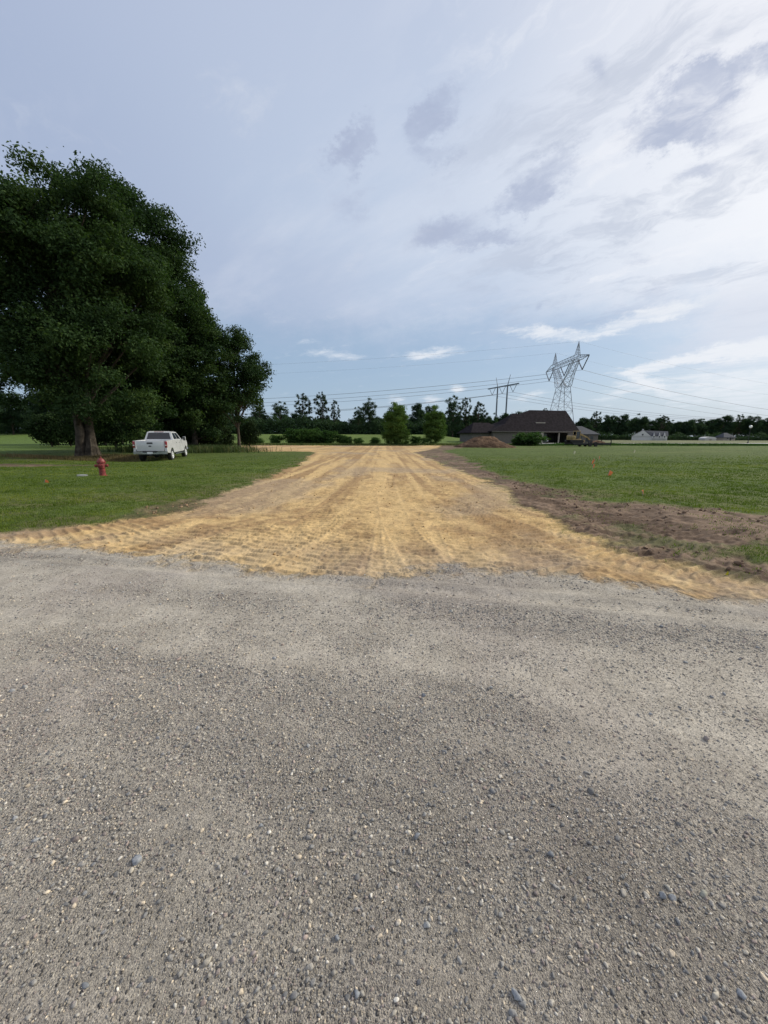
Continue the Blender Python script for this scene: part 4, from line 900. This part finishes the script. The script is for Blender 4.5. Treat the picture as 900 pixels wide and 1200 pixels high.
# ------------------------------------------------------------------ excavator on a flatbed trailer
def trailer():
    p0 = at(666, 525, 61); p1 = at(710, 525, 63); d = p1-p0; ang = math.atan2(d.y, d.x); Lt = math.hypot(d.x, d.y)
    loc = Vector((p0.x, p0.y, gz(p0.x, p0.y)))
    t = thing('flatbed_trailer', 'long low dark flatbed trailer at the far edge of the right field before the garage', 'trailer', loc, ang)
    MB().box(0, Lt, -1.0, 1.0, .42, .56).box(.1, Lt-.1, -.92, -.82, .28, .42).box(.1, Lt-.1, .82, .92, .28, .42).build('deck', M['trailer'], t)
    MB().box(Lt-.12, Lt-.02, -1.0, -.9, .56, 1.05).box(Lt-.12, Lt-.02, .9, 1.0, .56, 1.05).box(Lt-.12, Lt-.02, -.9, .9, .98, 1.05).build('headboard', M['trailer'], t)
    MB().tube([(Lt, -.6, .45), (Lt+1.0, 0, .45)], .05).tube([(Lt, .6, .45), (Lt+1.0, 0, .45)], .05).tube([(Lt+.9, 0, .0), (Lt+.9, 0, .62)], .04).build('tow_bar', M['trailer'], t)
    for s in (1, -1):
        for x in (Lt*.42, Lt*.57): MB().lathe([(.15, -.1), (.36, -.1), (.36, .1), (.15, .1)], 16, Matrix.Translation((x, s*1.06, .36)) @ Matrix.Rotation(R(90), 4, 'X')).build('wheel', M['rubber'], t, True)
    mt = Matrix.Rotation(ang, 4, 'Z')
    e = thing('mini_excavator', 'small tan excavator with its arm folded down to the right on the dark trailer', 'excavator', loc+mt @ Vector((.95, 0, .56)), ang)
    for s in (1, -1):
        pr = [(-.95+.2*math.cos(a), .22+.22*math.sin(a)) for a in np.linspace(R(90), R(270), 7)]+[(.95+.2*math.cos(a), .22+.22*math.sin(a)) for a in np.linspace(R(-90), R(90), 7)]
        MB().prism(pr, 1, s*.62-.16, s*.62+.16).build('track', M['rubber'], e)
    b = MB(); b.box(-.9, .75, -.68, .68, .46, .60, bev=.03); b.box(-.95, -.25, -.66, .66, .60, 1.12, bev=.10); b.build('house_body', M['machine'], e, True)
    cb = MB(); 
    for x in (-.28, .52):
        for y in (-.62, -.02): cb.tube([(x, y, .6), (x*.9, y, 1.78)], .045)
    cb.box(-.34, .52, -.68, .04, 1.76, 1.84, bev=.02); cab = cb.build('cab', M['machine'], e, True)
    MB().box(-.24, .46, -.60, -.58, .75, 1.7).box(-.24, .46, -.06, -.04, .75, 1.7).box(.44, .46, -.56, -.08, .9, 1.7).build('cab_glass', M['glass'], cab)
    MB().box(-.2, .2, -.5, -.15, .6, .85).box(-.25, -.12, -.5, -.15, .85, 1.3).build('seat', M['black_plastic'], cab)
    b = MB(); b.prism([(.7, .75), (1.0, 1.45), (1.25, 1.5), (2.55, .95), (2.5, .78), (1.25, 1.22), (1.0, .7)], 1, .12, .34); b.build('boom', M['machine'], e)
    b = MB(); b.prism([(2.38, 1.02), (2.62, .98), (3.35, .40), (3.2, .28)], 1, .14, .32); b.build('dipper_arm', M['machine'], e)
    b = MB(); b.prism([(3.05, .42), (3.5, .36), (3.62, .05), (3.2, .0), (2.95, .12)], 1, -.05, .5); b.build('bucket', M['trailer'], e)
    b = MB(); b.prism([(.95, .05), (1.35, .02), (1.4, .42), (1.3, .44)], 1, -.7, .7); b.build('blade', M['machine'], e)
    # load of soil and brush at the front of the bed
    n = 34; xs = np.linspace(-1.3, 1.3, n); ys = np.linspace(-.85, .85, 20); X, Y = np.meshgrid(xs, ys); bb_ = np.sqrt((X/1.3)**2+(Y/.85)**2)
    Z = np.clip(1-bb_, 0, 1)**.6*.5*(.6+.8*fbm(X*1.7, Y*1.7, 303, 3)); V = np.stack([X, Y, Z], -1).reshape(-1, 3); a = np.arange(19)[:, None]*n+np.arange(n-1)[None, :]
    o = linkob('soil_heap', npmesh('soil_heap', V, np.stack([a, a+1, a+n+1, a+n], -1).reshape(-1, 4), M['mound'], True)); o.location = loc+mt @ Vector((Lt-1.75, 0, .562)); o.rotation_euler = (0, 0, ang)
    tag(o, 'low heap of brown soil on the right end of the dark trailer', 'soil heap')
trailer()

# ------------------------------------------------------------------ other far buildings
def white_house():
    A = at(741, 512.5, 196); t = thing('white_house', 'white gabled house with a dark roof and small dormers in front of the far trees', 'house', (A.x, 196, gz(A.x, 196)), R(-30)); t.scale = (.92, .92, .9)
    w = 460/196.
    MB().box(0, 15.5, 0, 9, 0, 2.3).prism([(0, 2.3), (8.2, 2.3), (5.2, 5.3), (4.1, 5.3)], 1, 0, .3).build('wall', M['white_wall'], t)
    b = MB(); b.add([(-.3, -.25, 2.3), (4.65, -.25, 5.55), (8.6, -.25, 2.3), (-.3, 9.3, 2.3), (4.65, 9.3, 5.55), (8.6, 9.3, 2.3)], [(0, 1, 4, 3), (1, 2, 5, 4), (0, 3, 5, 2)])
    b.add([(4.6, 4.5, 5.4), (15.9, 4.5, 4.9), (15.9, -.3, 2.32), (6, -.3, 2.32), (15.9, 9.3, 2.32), (6, 9.3, 2.32)], [(0, 3, 2, 1), (0, 1, 4, 5), (1, 2, 4)])
    rf = b.build('roof', M['roof_dark'], t)
    MB().add([(-.2, -.32, 2.2), (4.65, -.32, 5.35), (8.4, -.32, 2.2), (0.3, -.27, 2.2), (4.65, -.27, 4.9)], [(0, 1, 2)]).build('gable_face', M['white_wall'], t)
    MB().box(4.2, 4.9, 2.0, 2.8, 4.8, 6.1).build('chimney', M['white_wall'], rf)
    for x in (9.6, 12.0, 14.2):
        dm = MB().prism([(x-.75, 1.0), (x+.75, 1.0), (x, 4.1)], 1, -.9, 2.5).build('dormer', M['white_wall'], t)
        MB().box(x-.25, x+.25, -.94, -.9, 1.5, 2.4).build('window', M['glass'], dm)
    for x in (4.2,): MB().box(x, x+.7, -.36, -.30, 2.6, 3.5).build('window', M['glass'], t)
white_house()
def small_house(px, Y, Lx_, Dy, hw, hr, wallm, roofm, name, label, cat, rz=0):
    A = at(px, 513, Y); t = thing(name, label, cat, (A.x, Y, gz(A.x, Y)-.05), rz)
    MB().box(-Lx_/2, Lx_/2, 0, Dy, 0, hw).build('wall', wallm, t)
    b = MB(); roof_hip(b, -Lx_/2, Lx_/2, 0, Dy, hw, hr, Lx_*.42, Lx_*.42, over=.4); b.build('roof', roofm, t)
    for x in (-.25, .2): MB().box(Lx_*x, Lx_*x+1.0, -.03, .04, .8, 1.9).build('window', M['glass'], t)
    MB().box(Lx_*.02, Lx_*.02+.9, -.03, .04, 0, 2.0).build('door', M['lamp_iron'], t)
small_house(686, 128, 9, 8, 2.5, 2.6, M['brick'], M['roof_dark'], 'grey_roofed_house', 'low house with a slate grey hip roof just right of the brown-roofed house', 'house', R(8))
small_house(855, 205, 6, 6, 1.6, 2.4, M['trim'], M['roof_dark'], 'small_house', 'tiny grey-roofed house below the far trees left of the street lamp', 'house')
def shed():
    A = at(815, 514, 215); t = thing('white_shed', 'long low white shed with an arched roof in front of the far trees', 'shed', (A.x, 205, gz(A.x, 205)))
    MB().box(-3, 3, 0, 4, 0, .9).build('wall', M['concrete'], t)
    MB().prism([(3.1*math.cos(a), .9+1.0*math.sin(a)) for a in np.linspace(0, math.pi, 11)], 1, -.1, 4.1).build('roof', M['white_wall'], t)
    MB().box(-.6, .6, -.04, .03, 0, .85).build('door', M['trim'], t)
shed()

# street lamp
p = at(876, 521, 104); t = thing('street_lamp', 'thin dark street lamp with a white globe at the right edge of the pale field', 'street lamp', (p.x, 104, gz(p.x, 104)-.02))
MB().lathe([(.22, 0), (.22, .25), (.12, .35), (.08, .7), (.06, 3.6), (.10, 3.75), (.13, 3.95), (.13, 4.0)], 12).build('pole', M['lamp_iron'], t, True)
MB().lathe([(.12, 3.98), (.28, 4.1), (.36, 4.32), (.33, 4.5), (.2, 4.65), (.05, 4.7)], 16).build('globe', M['globe'], t, True)
# pale concrete road strip beyond the field
b = MB(); r0 = at(690, 522.5, 78); r1 = at(905, 521.5, 96)
pts = [(30, 82), (60, 88), (105, 99), (190, 118)]; vs = []; fs = []
for i, (x, y) in enumerate(pts): vs += [(x, y, gz(x, y)+.07), (x-.8, y+5.5, gz(x, y+5.5)+.07)]
for i in range(len(pts)-1): fs.append((2*i, 2*i+2, 2*i+3, 2*i+1))
vs += [(x, y, z-.3) for x, y, z in vs]; k = len(pts)*2
for i in range(len(pts)-1): fs.append((2*i, 2*i+k, 2*i+2+k, 2*i+2)); fs.append((2*i+1, 2*i+3, 2*i+3+k, 2*i+1+k))
o = MB().add(vs, fs).build('road', M['concrete'], None); o['kind'] = 'structure'

# ------------------------------------------------------------------ transmission tower, H-frame and wires
def beam(b, p, q, r): b.tube([p, q], r, 4, cap=False)
def lattice_panels(b, A, B, n, r):
    """A, B: lists of two 3D polylines (start,end); zigzag between them"""
    for i in range(n):
        a0 = Vector(A[0]).lerp(Vector(A[1]), i/n); a1 = Vector(A[0]).lerp(Vector(A[1]), (i+1)/n); b0 = Vector(B[0]).lerp(Vector(B[1]), i/n); b1 = Vector(B[0]).lerp(Vector(B[1]), (i+1)/n)
        beam(b, a0, b1, r); beam(b, b0, a1, r); beam(b, a1, b1, r)
def arm_ends(pa, pb, z):
    out = []
    for p_ in (pa, pb):
        a = ray(*p_); k = (z-EYE)/a[2]; out.append(Vector((a[0]*k, a[1]*k, z)))
    return out
def tower():
    zb_ = 23.6; E0, E1 = arm_ends((640, 436.5), (690.5, 416), zb_); Pc = (E0+E1)/2; ang = math.atan2(E1.y-E0.y, E1.x-E0.x); Y = Pc.y; half = (E1-E0).length/2; print('tower', Pc, half, math.degrees(ang))
    t = thing('lattice_tower', 'tall galvanised lattice transmission tower rising behind the brown roof', 'transmission tower', (Pc.x, Y, gz(Pc.x, Y)), ang+math.pi)
    # local x = along the arm, y = along the line
    z0, zw, zb, zt, zp = 0, 17.0, 23.6, 24.8, 28.6
    rl, rb = .09, .038
    b = MB(); lo = [(s*4.2, u*3.6, z0) for s in (-1, 1) for u in (-1, 1)]; wa = [(s*2.0, u*1.3, zw) for s in (-1, 1) for u in (-1, 1)]
    for p_, q_ in zip(lo, wa): beam(b, p_, q_, rl)
    for i, j in ((0, 1), (2, 3), (0, 2), (1, 3)):
        n = 5; prev = 0
        for k, (a, c) in enumerate(((0, .32), (.32, .56), (.56, .76), (.76, .9), (.9, 1))):
            P_ = lambda m_, s_: Vector(lo[m_]).lerp(Vector(wa[m_]), s_)
            beam(b, P_(i, a), P_(j, c), rb); beam(b, P_(j, a), P_(i, c), rb)
            if k in (1, 3, 4): beam(b, P_(i, c), P_(j, c), rb*1.2)
    b.build('body', M['steel'], t)
    # two forked legs
    for s in (-1, 1):
        b = MB(); bot = [(s*2.0, -1.7, zw), (s*2.0, 1.7, zw), (s*.15, -1.4, zw-.2), (s*.15, 1.4, zw-.2)]; top_ = [(s*7.9, -.8, zb), (s*7.9, .8, zb), (s*6.5, -.8, zb), (s*6.5, .8, zb)]
        mid_ = [(s*4.9, -1.0, zw+3.2), (s*4.9, 1.0, zw+3.2), (s*3.3, -.9, zw+2.9), (s*3.3, .9, zw+2.9)]
        for a, m_, c in zip(bot, mid_, top_): beam(b, a, m_, rl*.9); beam(b, m_, c, rl*.9)
        for (i, j) in ((0, 2), (1, 3), (0, 1), (2, 3)):
            lattice_panels(b, (bot[i], mid_[i]), (bot[j], mid_[j]), 2, rb); lattice_panels(b, (mid_[i], top_[i]), (mid_[j], top_[j]), 3, rb)
        b.build('fork_leg', M['steel'], t)
        b = MB(); pk = (s*8.0, 0, zp)
        ft = [(s*8.3, -.55, zt), (s*8.3, .55, zt), (s*7.1, -.55, zt), (s*7.1, .55, zt)]
        for f_ in ft: beam(b, f_, (s*7.9, 0, zp), rl*.8)
        for k in (.2, .45, .7):
            r_ = [Vector(f_).lerp(Vector((s*7.9, 0, zp)), k) for f_ in ft]; r2 = [Vector(f_).lerp(Vector((s*7.9, 0, zp)), k-.2) for f_ in ft]
            for i, j in ((0, 1), (1, 3), (3, 2), (2, 0)): beam(b, r_[i], r_[j], rb); beam(b, r2[i], r_[j], rb)
        b.build('peak', M['steel'], t)
    b = MB(); XA = half
    for u in (-1, 1):
        beam(b, (-XA, 0, zb), (-8.4, u*1.1, zb), rl); beam(b, (-8.4, u*1.1, zb), (8.4, u*1.1, zb), rl); beam(b, (8.4, u*1.1, zb), (XA, 0, zb), rl)
        beam(b, (-XA, 0, zb+.1), (-8.4, u*.9, zt), rl); beam(b, (-8.4, u*.9, zt), (8.4, u*.9, zt), rl); beam(b, (8.4, u*.9, zt), (XA, 0, zb+.1), rl)
        n = 9
        for k in range(n):
            x0 = -8.4+16.8*k/n; x1 = -8.4+16.8*(k+1)/n; xm = (x0+x1)/2; beam(b, (x0, u*1.1, zb), (xm, u*.9, zt), rb); beam(b, (xm, u*.9, zt), (x1, u*1.1, zb), rb)
        for s in (-1, 1):
            for k in (.3, .6, .85):
                a = Vector((s*XA, 0, zb)).lerp(Vector((s*8.4, u*1.1, zb)), k); c = Vector((s*XA, 0, zb+.1)).lerp(Vector((s*8.4, u*.9, zt)), k); beam(b, a, c, rb); beam(b, a, Vector((s*XA, 0, zb+.1)).lerp(Vector((s*8.4, u*.9, zt)), k-.25), rb)
    for k in range(10): x = -8.4+16.8*k/9; beam(b, (x, -1.1, zb), (x, 1.1, zb), rb); beam(b, (x, -.9, zt), (x, .9, zt), rb)
    b.build('cross_arm', M['steel'], t)
    att = []
    for x in (-(half+8.3)/2, 0, (half+8.3)/2):
        hw_ = min(3.6, (half-8.3)/2); MB().tube([(x-hw_, 0, zb-.1), (x, 0, zb-3.3)], .15, 6).tube([(x+hw_, 0, zb-.1), (x, 0, zb-3.3)], .15, 6).build('insulator_string', M['insulator'], t); att.append(Vector((x, 0, zb-3.4)))
    w = Matrix.Translation(t.location) @ Matrix.Rotation(ang+math.pi, 4, 'Z')
    return [w @ a for a in att], [w @ Vector((s*7.9, 0, zp)) for s in (-1, 1)]
def hframe():
    zc = 27.0; E0, E1 = arm_ends((572, 455.8), (608, 449.3), zc); Pc = (E0+E1)/2; ang = math.atan2(E1.y-E0.y, E1.x-E0.x); Y = Pc.y; zg = gz(Pc.x, Y); zc -= zg; half = (E1-E0).length/2; print('hframe', Pc, half, math.degrees(ang))
    t = thing('pole_pylon', 'two-pole steel power pylon with one cross beam above the left end of the brown roof', 'power pylon', (Pc.x, Y, zg), ang)
    for s in (-1, 1):
        MB().tube([(s*3.9, 0, 0), (s*3.9, 0, zc)], [.50, .32], 12).build('pole', M['weathered_steel'], t, True)
        MB().tube([(s*3.9, 0, zc), (s*5.6, 0, zc+5.0)], [.2, .1], 6).build('shield_wire_horn', M['weathered_steel'], t)
        MB().tube([(s*3.9, 0, zc-13), (0, 0, zc-19)], .1, 5).build('brace', M['weathered_steel'], t)
    MB().box(-half, half, -.25, .25, zc-.3, zc+.25).build('cross_beam', M['weathered_steel'], t)
    att = []
    for x in (-half*.68, 0, half*.68): MB().tube([(x-2.4, 0, zc-.3), (x, 0, zc-3.6)], .12, 5).tube([(x+2.4, 0, zc-.3), (x, 0, zc-3.6)], .12, 5).build('insulator_string', M['insulator'], t); att.append(Vector((x, 0, zc-3.7)))
    w = Matrix.Translation(t.location) @ Matrix.Rotation(ang, 4, 'Z')
    return [w @ a for a in att], [w @ Vector((s*5.6, 0, zc+5)) for s in (-1, 1)]
def wire(a, b_, sag, r, label, group):
    n = 40; pts = []
    for i in range(n+1):
        k = i/n; p_ = Vector(a).lerp(Vector(b_), k); p_.z -= 4*sag*k*(1-k); pts.append(p_)
    o = MB().tube(pts, r, 5).build('power_line', M['wire'], None, True); tag(o, label, 'power line', group)
at1, pk1 = tower(); at2, pk2 = hframe()
nm = ('nearest', 'middle', 'farthest')
for i, a in enumerate(at1):
    for j, dz in enumerate((0,)):
        wire(a+Vector((0, 0, dz)), (a.x-290, a.y+8, a.z-2+dz), 8.5, .045, f'{nm[i]} of the three conductors running left from the lattice tower', 'conductors left of the lattice tower')
        wire(a+Vector((0, 0, dz)), (a.x+260, a.y+75, a.z-6+dz), 9.0, .04, f'{nm[i]} conductor falling away right from the lattice tower', 'conductors right of the lattice tower')
for i, a in enumerate(pk1):
    wire(a, (a.x-290, a.y+8, a.z-2), 6.5, .014, ('nearer', 'farther')[i]+' thin shield wire running left from a peak of the lattice tower', 'shield wires of the lattice tower')
    wire(a, (a.x+260, a.y+75, a.z-6), 8.0, .014, ('nearer', 'farther')[i]+' thin shield wire running right from a peak of the lattice tower', 'shield wires of the lattice tower')
for i, a in enumerate(at2):
    wire(a, (a.x-300, a.y+60, a.z), 9, .06, f'{nm[i]} conductor running left behind the trees from the two-pole pylon', 'conductors left of the two-pole pylon')
    wire(a, (a.x+280, a.y+60, a.z-4), 9, .06, f'{nm[i]} conductor running right behind the lattice tower from the two-pole pylon', 'conductors right of the two-pole pylon')
print('objects ok')
# ------------------------------------------------------------------ sun and sky
SUN_AZ, SUN_EL = 68.0, 32.0      # azimuth to the right of the view axis
sd_ = Vector((math.sin(R(SUN_AZ))*math.cos(R(SUN_EL)), math.cos(R(SUN_AZ))*math.cos(R(SUN_EL)), math.sin(R(SUN_EL))))
sl = bpy.data.lights.new('sun', 'SUN'); sl.energy = 3.3; sl.angle = R(9); sl.color = (1.0, .93, .78)
so = bpy.data.objects.new('sun', sl); C.objects.link(so); so.rotation_euler = sd_.to_track_quat('Z', 'Y').to_euler(); so.location = (60, 20, 60)
W_ = bpy.data.worlds.new('World'); scene.world = W_; W_.use_nodes = True; t = W_.node_tree; t.nodes.clear()
out = N(t, 'ShaderNodeOutputWorld'); bg = N(t, 'ShaderNodeBackground'); L(t, bg.outputs[0], out.inputs[0])
S_ = .1; bg.inputs[1].default_value = S_
sky = N(t, 'ShaderNodeTexSky'); sky.sky_type = 'NISHITA'; sky.sun_disc = False; sky.sun_elevation = R(SUN_EL); sky.sun_rotation = R(SUN_AZ); sky.air_density = 1.0; sky.dust_density = 1.5; sky.ozone_density = 1.5
tc = N(t, 'ShaderNodeTexCoord').outputs['Generated']
sp = N(t, 'ShaderNodeSeparateXYZ'); L(t, tc, sp.inputs[0]); X_, Y_, Z_ = sp.outputs
az = mth(t, 'MULTIPLY', mth(t, 'ARCTAN2', X_, Y_), 180/math.pi); el = mth(t, 'MULTIPLY', mth(t, 'ARCSINE', Z_), 180/math.pi)
zz = mth(t, 'ADD', mth(t, 'MAXIMUM', Z_, 0), .07)
pxn = mth(t, 'DIVIDE', X_, zz); pyn = mth(t, 'DIVIDE', Y_, zz)
al = mth(t, 'MULTIPLY', mth(t, 'SUBTRACT', pxn, pyn), .7071); ac = mth(t, 'MULTIPLY', mth(t, 'ADD', pxn, pyn), .7071)
def comb(a, b, c=0.0):
    n = N(t, 'ShaderNodeCombineXYZ')
    for i, v in enumerate((a, b, c)):
        if isinstance(v, (int, float)): n.inputs[i].default_value = v
        else: L(t, v, n.inputs[i])
    return n.outputs[0]
def mul(a, b): return mth(t, 'MULTIPLY', a, b)
wx0 = noise(t, comb(mul(al, 1.0), mul(ac, 1.0), 21.0), 1.2, 5, .6); wy0 = noise(t, comb(mul(al, 1.0), mul(ac, 1.0), 33.0), 1.2, 5, .6)
st1 = noise(t, comb(mul(al, .40), mul(ac, 1.15), 1.3), 1.0, 7, .62)
st2 = noise(t, comb(mth(t, 'ADD', mul(al, 1.5), mul(wx0, 1.2)), mth(t, 'ADD', mul(ac, 2.9), mul(wy0, 1.6)), 4.1), 1.0, 8, .66)
puff = noise(t, comb(mul(al, 1.6), mul(ac, 1.9), 9.7), 1.5, 7, .6)
soft = noise(t, comb(mul(al, .3), mul(ac, .35), 5.2), 1.0, 3, .5)
wx = mul(mth(t, 'SUBTRACT', noise(t, comb(mul(az, .16), mul(el, .26), 2), 1.0, 7, .70), .5), 1.0); wy = mul(mth(t, 'SUBTRACT', noise(t, comb(mul(az, .16), mul(el, .26), 7.7), 1.0, 7, .70), .5), 1.0)
def azel(px, py):
    a = ray(px, py); h = math.hypot(a[0], a[1]); return math.degrees(math.atan2(a[0], a[1])), math.degrees(math.atan2(a[2], h))
def blob(px0, py0, px1, py1, thick, warp=5.0, sharp=1.35):
    """soft elongated spot between two sky directions; thick in degrees"""
    a0, e0 = azel(px0, py0); a1, e1 = azel(px1, py1); ca, ce = (a0+a1)/2, (e0+e1)/2; ln = math.hypot(a1-a0, e1-e0)/2+thick*.4; an = math.atan2(e1-e0, a1-a0)
    da = mth(t, 'ADD', mth(t, 'SUBTRACT', az, ca), mul(wx, warp*2.2)); de = mth(t, 'ADD', mth(t, 'SUBTRACT', el, ce), mul(wy, warp*1.6))
    u = mul(mth(t, 'ADD', mul(da, math.cos(an)), mul(de, math.sin(an))), 1/ln); v = mul(mth(t, 'SUBTRACT', mul(de, math.cos(an)), mul(da, math.sin(an))), 1/thick)
    d2 = mth(t, 'ADD', mul(u, u), mul(v, v))
    return mth(t, 'EXPONENT', mul(mth(t, 'POWER', d2, sharp), -1.0))
def addall(l):
    s = l[0]
    for q_ in l[1:]: s = mth(t, 'ADD', s, q_)
    return s
# brightness of the thin cloud sheet: brightest towards the veiled sun at the right
sdot = N(t, 'ShaderNodeVectorMath'); sdot.operation = 'DOT_PRODUCT'; L(t, tc, sdot.inputs[0]); sdot.inputs[1].default_value = tuple(sd_)
glow = ramp(t, sdot.outputs['Value'], (-.45, .85, 0, 1))
glow2 = ramp(t, sdot.outputs['Value'], (.62, 1.0, 0, 1))
def S(c): return tuple(v/S_ for v in c)
sheet = mixc(t, glow, S((.325, .41, .595)), S((.57, .66, .81)))
sheet = mixc(t, glow2, sheet, S((.98, .99, 1.02)))
behind = ramp(t, Y_, (.1, -.5, 0, 1)); sheet = mixc(t, behind, sheet, S((.62, .64, .70)))  # unseen sky behind the camera, brightened to add light on the ground
sheet = mixc(t, mul(ramp(t, st1, (.44, .66, 0, 1)), .30), sheet, S((.80, .83, .91)))
sheet = mixc(t, mul(ramp(t, soft, (.42, .62, 0, 1)), .22), sheet, S((.36, .42, .59)))
# lilac cast high up, colder towards the horizon
sheet = mixc(t, mul(ramp(t, el, (24, 50, 0, 1)), .25), sheet, S((.42, .43, .60)))
# dark grey-blue scraps of lower cloud
darks = addall([mul(blob(398, 192, 436, 145, 1.5, 6), .95), mul(blob(474, 160, 533, 110, 1.5, 5), 1.0), mul(blob(478, 182, 548, 168, 1.1, 5), .8), mul(blob(392, 245, 440, 222, 1.5, 4), .5),
    mul(blob(478, 285, 560, 262, 1.6, 3.5), .95), mul(blob(540, 285, 620, 272, 1.0, 4), .85), mul(blob(580, 245, 660, 225, 1.2, 6), .9), mul(blob(600, 210, 690, 190, 1.4, 7), .7),
    mul(blob(735, 152, 830, 110, 2.2, 7), .8), mul(blob(800, 120, 900, 70, 1.8, 5), .8), mul(blob(760, 165, 880, 140, 1.3, 4), .75), mul(blob(790, 205, 855, 193, .8, 2.5), .75), mul(blob(690, 72, 712, 90, .9, 2.5), .6),
    mul(blob(710, 302, 770, 300, .7, 3), .35), mul(blob(632, 357, 634, 360, .7, 1.5), .7), mul(blob(640, 385, 800, 362, 1.0, 3.0), .7), mul(blob(740, 352, 800, 345, .8, 2.5), .6), mul(blob(860, 180, 900, 170, .6, 2), .5)])
rag = noise(t, comb(mth(t, 'ADD', mul(al, 2.6), mul(wx0, 1.5)), mth(t, 'ADD', mul(ac, 4.2), mul(wy0, 2.0)), 12.0), 1.0, 9, .68)
def ragged(v, lo_, hi_, k): return ramp(t, mth(t, 'ADD', v, mul(mth(t, 'SUBTRACT', rag, .5), k)), (lo_, hi_, 0, 1))
sheet = mixc(t, mth(t, 'MULTIPLY', ragged(mth(t, 'MINIMUM', darks, 1.0), .05, 1.30, 2.0), .85, clamp=True), sheet, mixc(t, glow, S((.33, .38, .55)), S((.40, .46, .62))))
# streaky texture on the right
rt_ = mul(ramp(t, az, (-4, 24, 0, 1)), ramp(t, el, (8, 20, 0, 1)))
sheet = mixc(t, mul(mul(ramp(t, st2, (.50, .66, 0, 1)), rt_), .50), sheet, S((.44, .50, .63)))
sheet = mixc(t, mul(mul(ramp(t, st2, (.46, .34, 0, 1)), rt_), .50), sheet, S((.90, .92, .97)))
# blue window near the horizon
bl = mixc(t, .55, sky.outputs[0], S((.39, .555, .765)))
lowm = ramp(t, mth(t, 'SUBTRACT', el, mul(wy, 9)), (19, 9.5, 0, 1))
rightband = blob(820, 395, 960, 330, 5.0, 6)
col_ = mixc(t, mul(mul(lowm, .85), mth(t, 'SUBTRACT', 1.0, mth(t, 'MULTIPLY', rightband, .9, clamp=True))), sheet, bl)
whites = addall([mul(blob(470, 418, 545, 407, .8, 1.8), .75), mul(blob(350, 412, 430, 420, .9, 2.2), .45), mul(blob(345, 398, 380, 400, .5, 1.4), .3), mul(blob(600, 390, 700, 392, .9, 3), .7), mul(blob(690, 390, 830, 352, .9, 2.5), .75),
    mul(blob(720, 438, 850, 412, .7, 2.2), .9), mul(blob(830, 415, 960, 400, 1.2, 2.5), 1.0), mul(blob(780, 458, 950, 440, 1.7, 3), .7), mul(blob(700, 465, 770, 450, 1.3, 3), .55), mul(blob(730, 430, 790, 470, .8, 3), .5),
    mul(blob(456, 469, 474, 467, .75, 1.2), .55), mul(blob(498, 465, 516, 469, .7, 1.2), .6), mul(blob(528, 454, 540, 455, .6, 1.0), .75), mul(blob(600, 470, 640, 462, 1.0, 3), .5), mul(blob(860, 470, 980, 478, 1.2, 3), .5)])
col_ = mixc(t, mth(t, 'MULTIPLY', ragged(mth(t, 'MINIMUM', whites, 1.0), .10, 1.0, 2.0), .9, clamp=True), col_, mixc(t, glow, S((.62, .70, .82)), S((.86, .89, .94))))
# pale haze right above the horizon
col_ = mixc(t, mul(ramp(t, el, (7, 0, 0, 1)), .55), col_, S((.48, .61, .76)))
col_ = mixc(t, ramp(t, el, (-.2, -4, 0, 1)), col_, S((.10, .11, .09)))
L(t, col_, bg.inputs[0])
scene.cycles.max_bounces = 4; scene.cycles.transparent_max_bounces = 4; scene.cycles.use_denoising = True
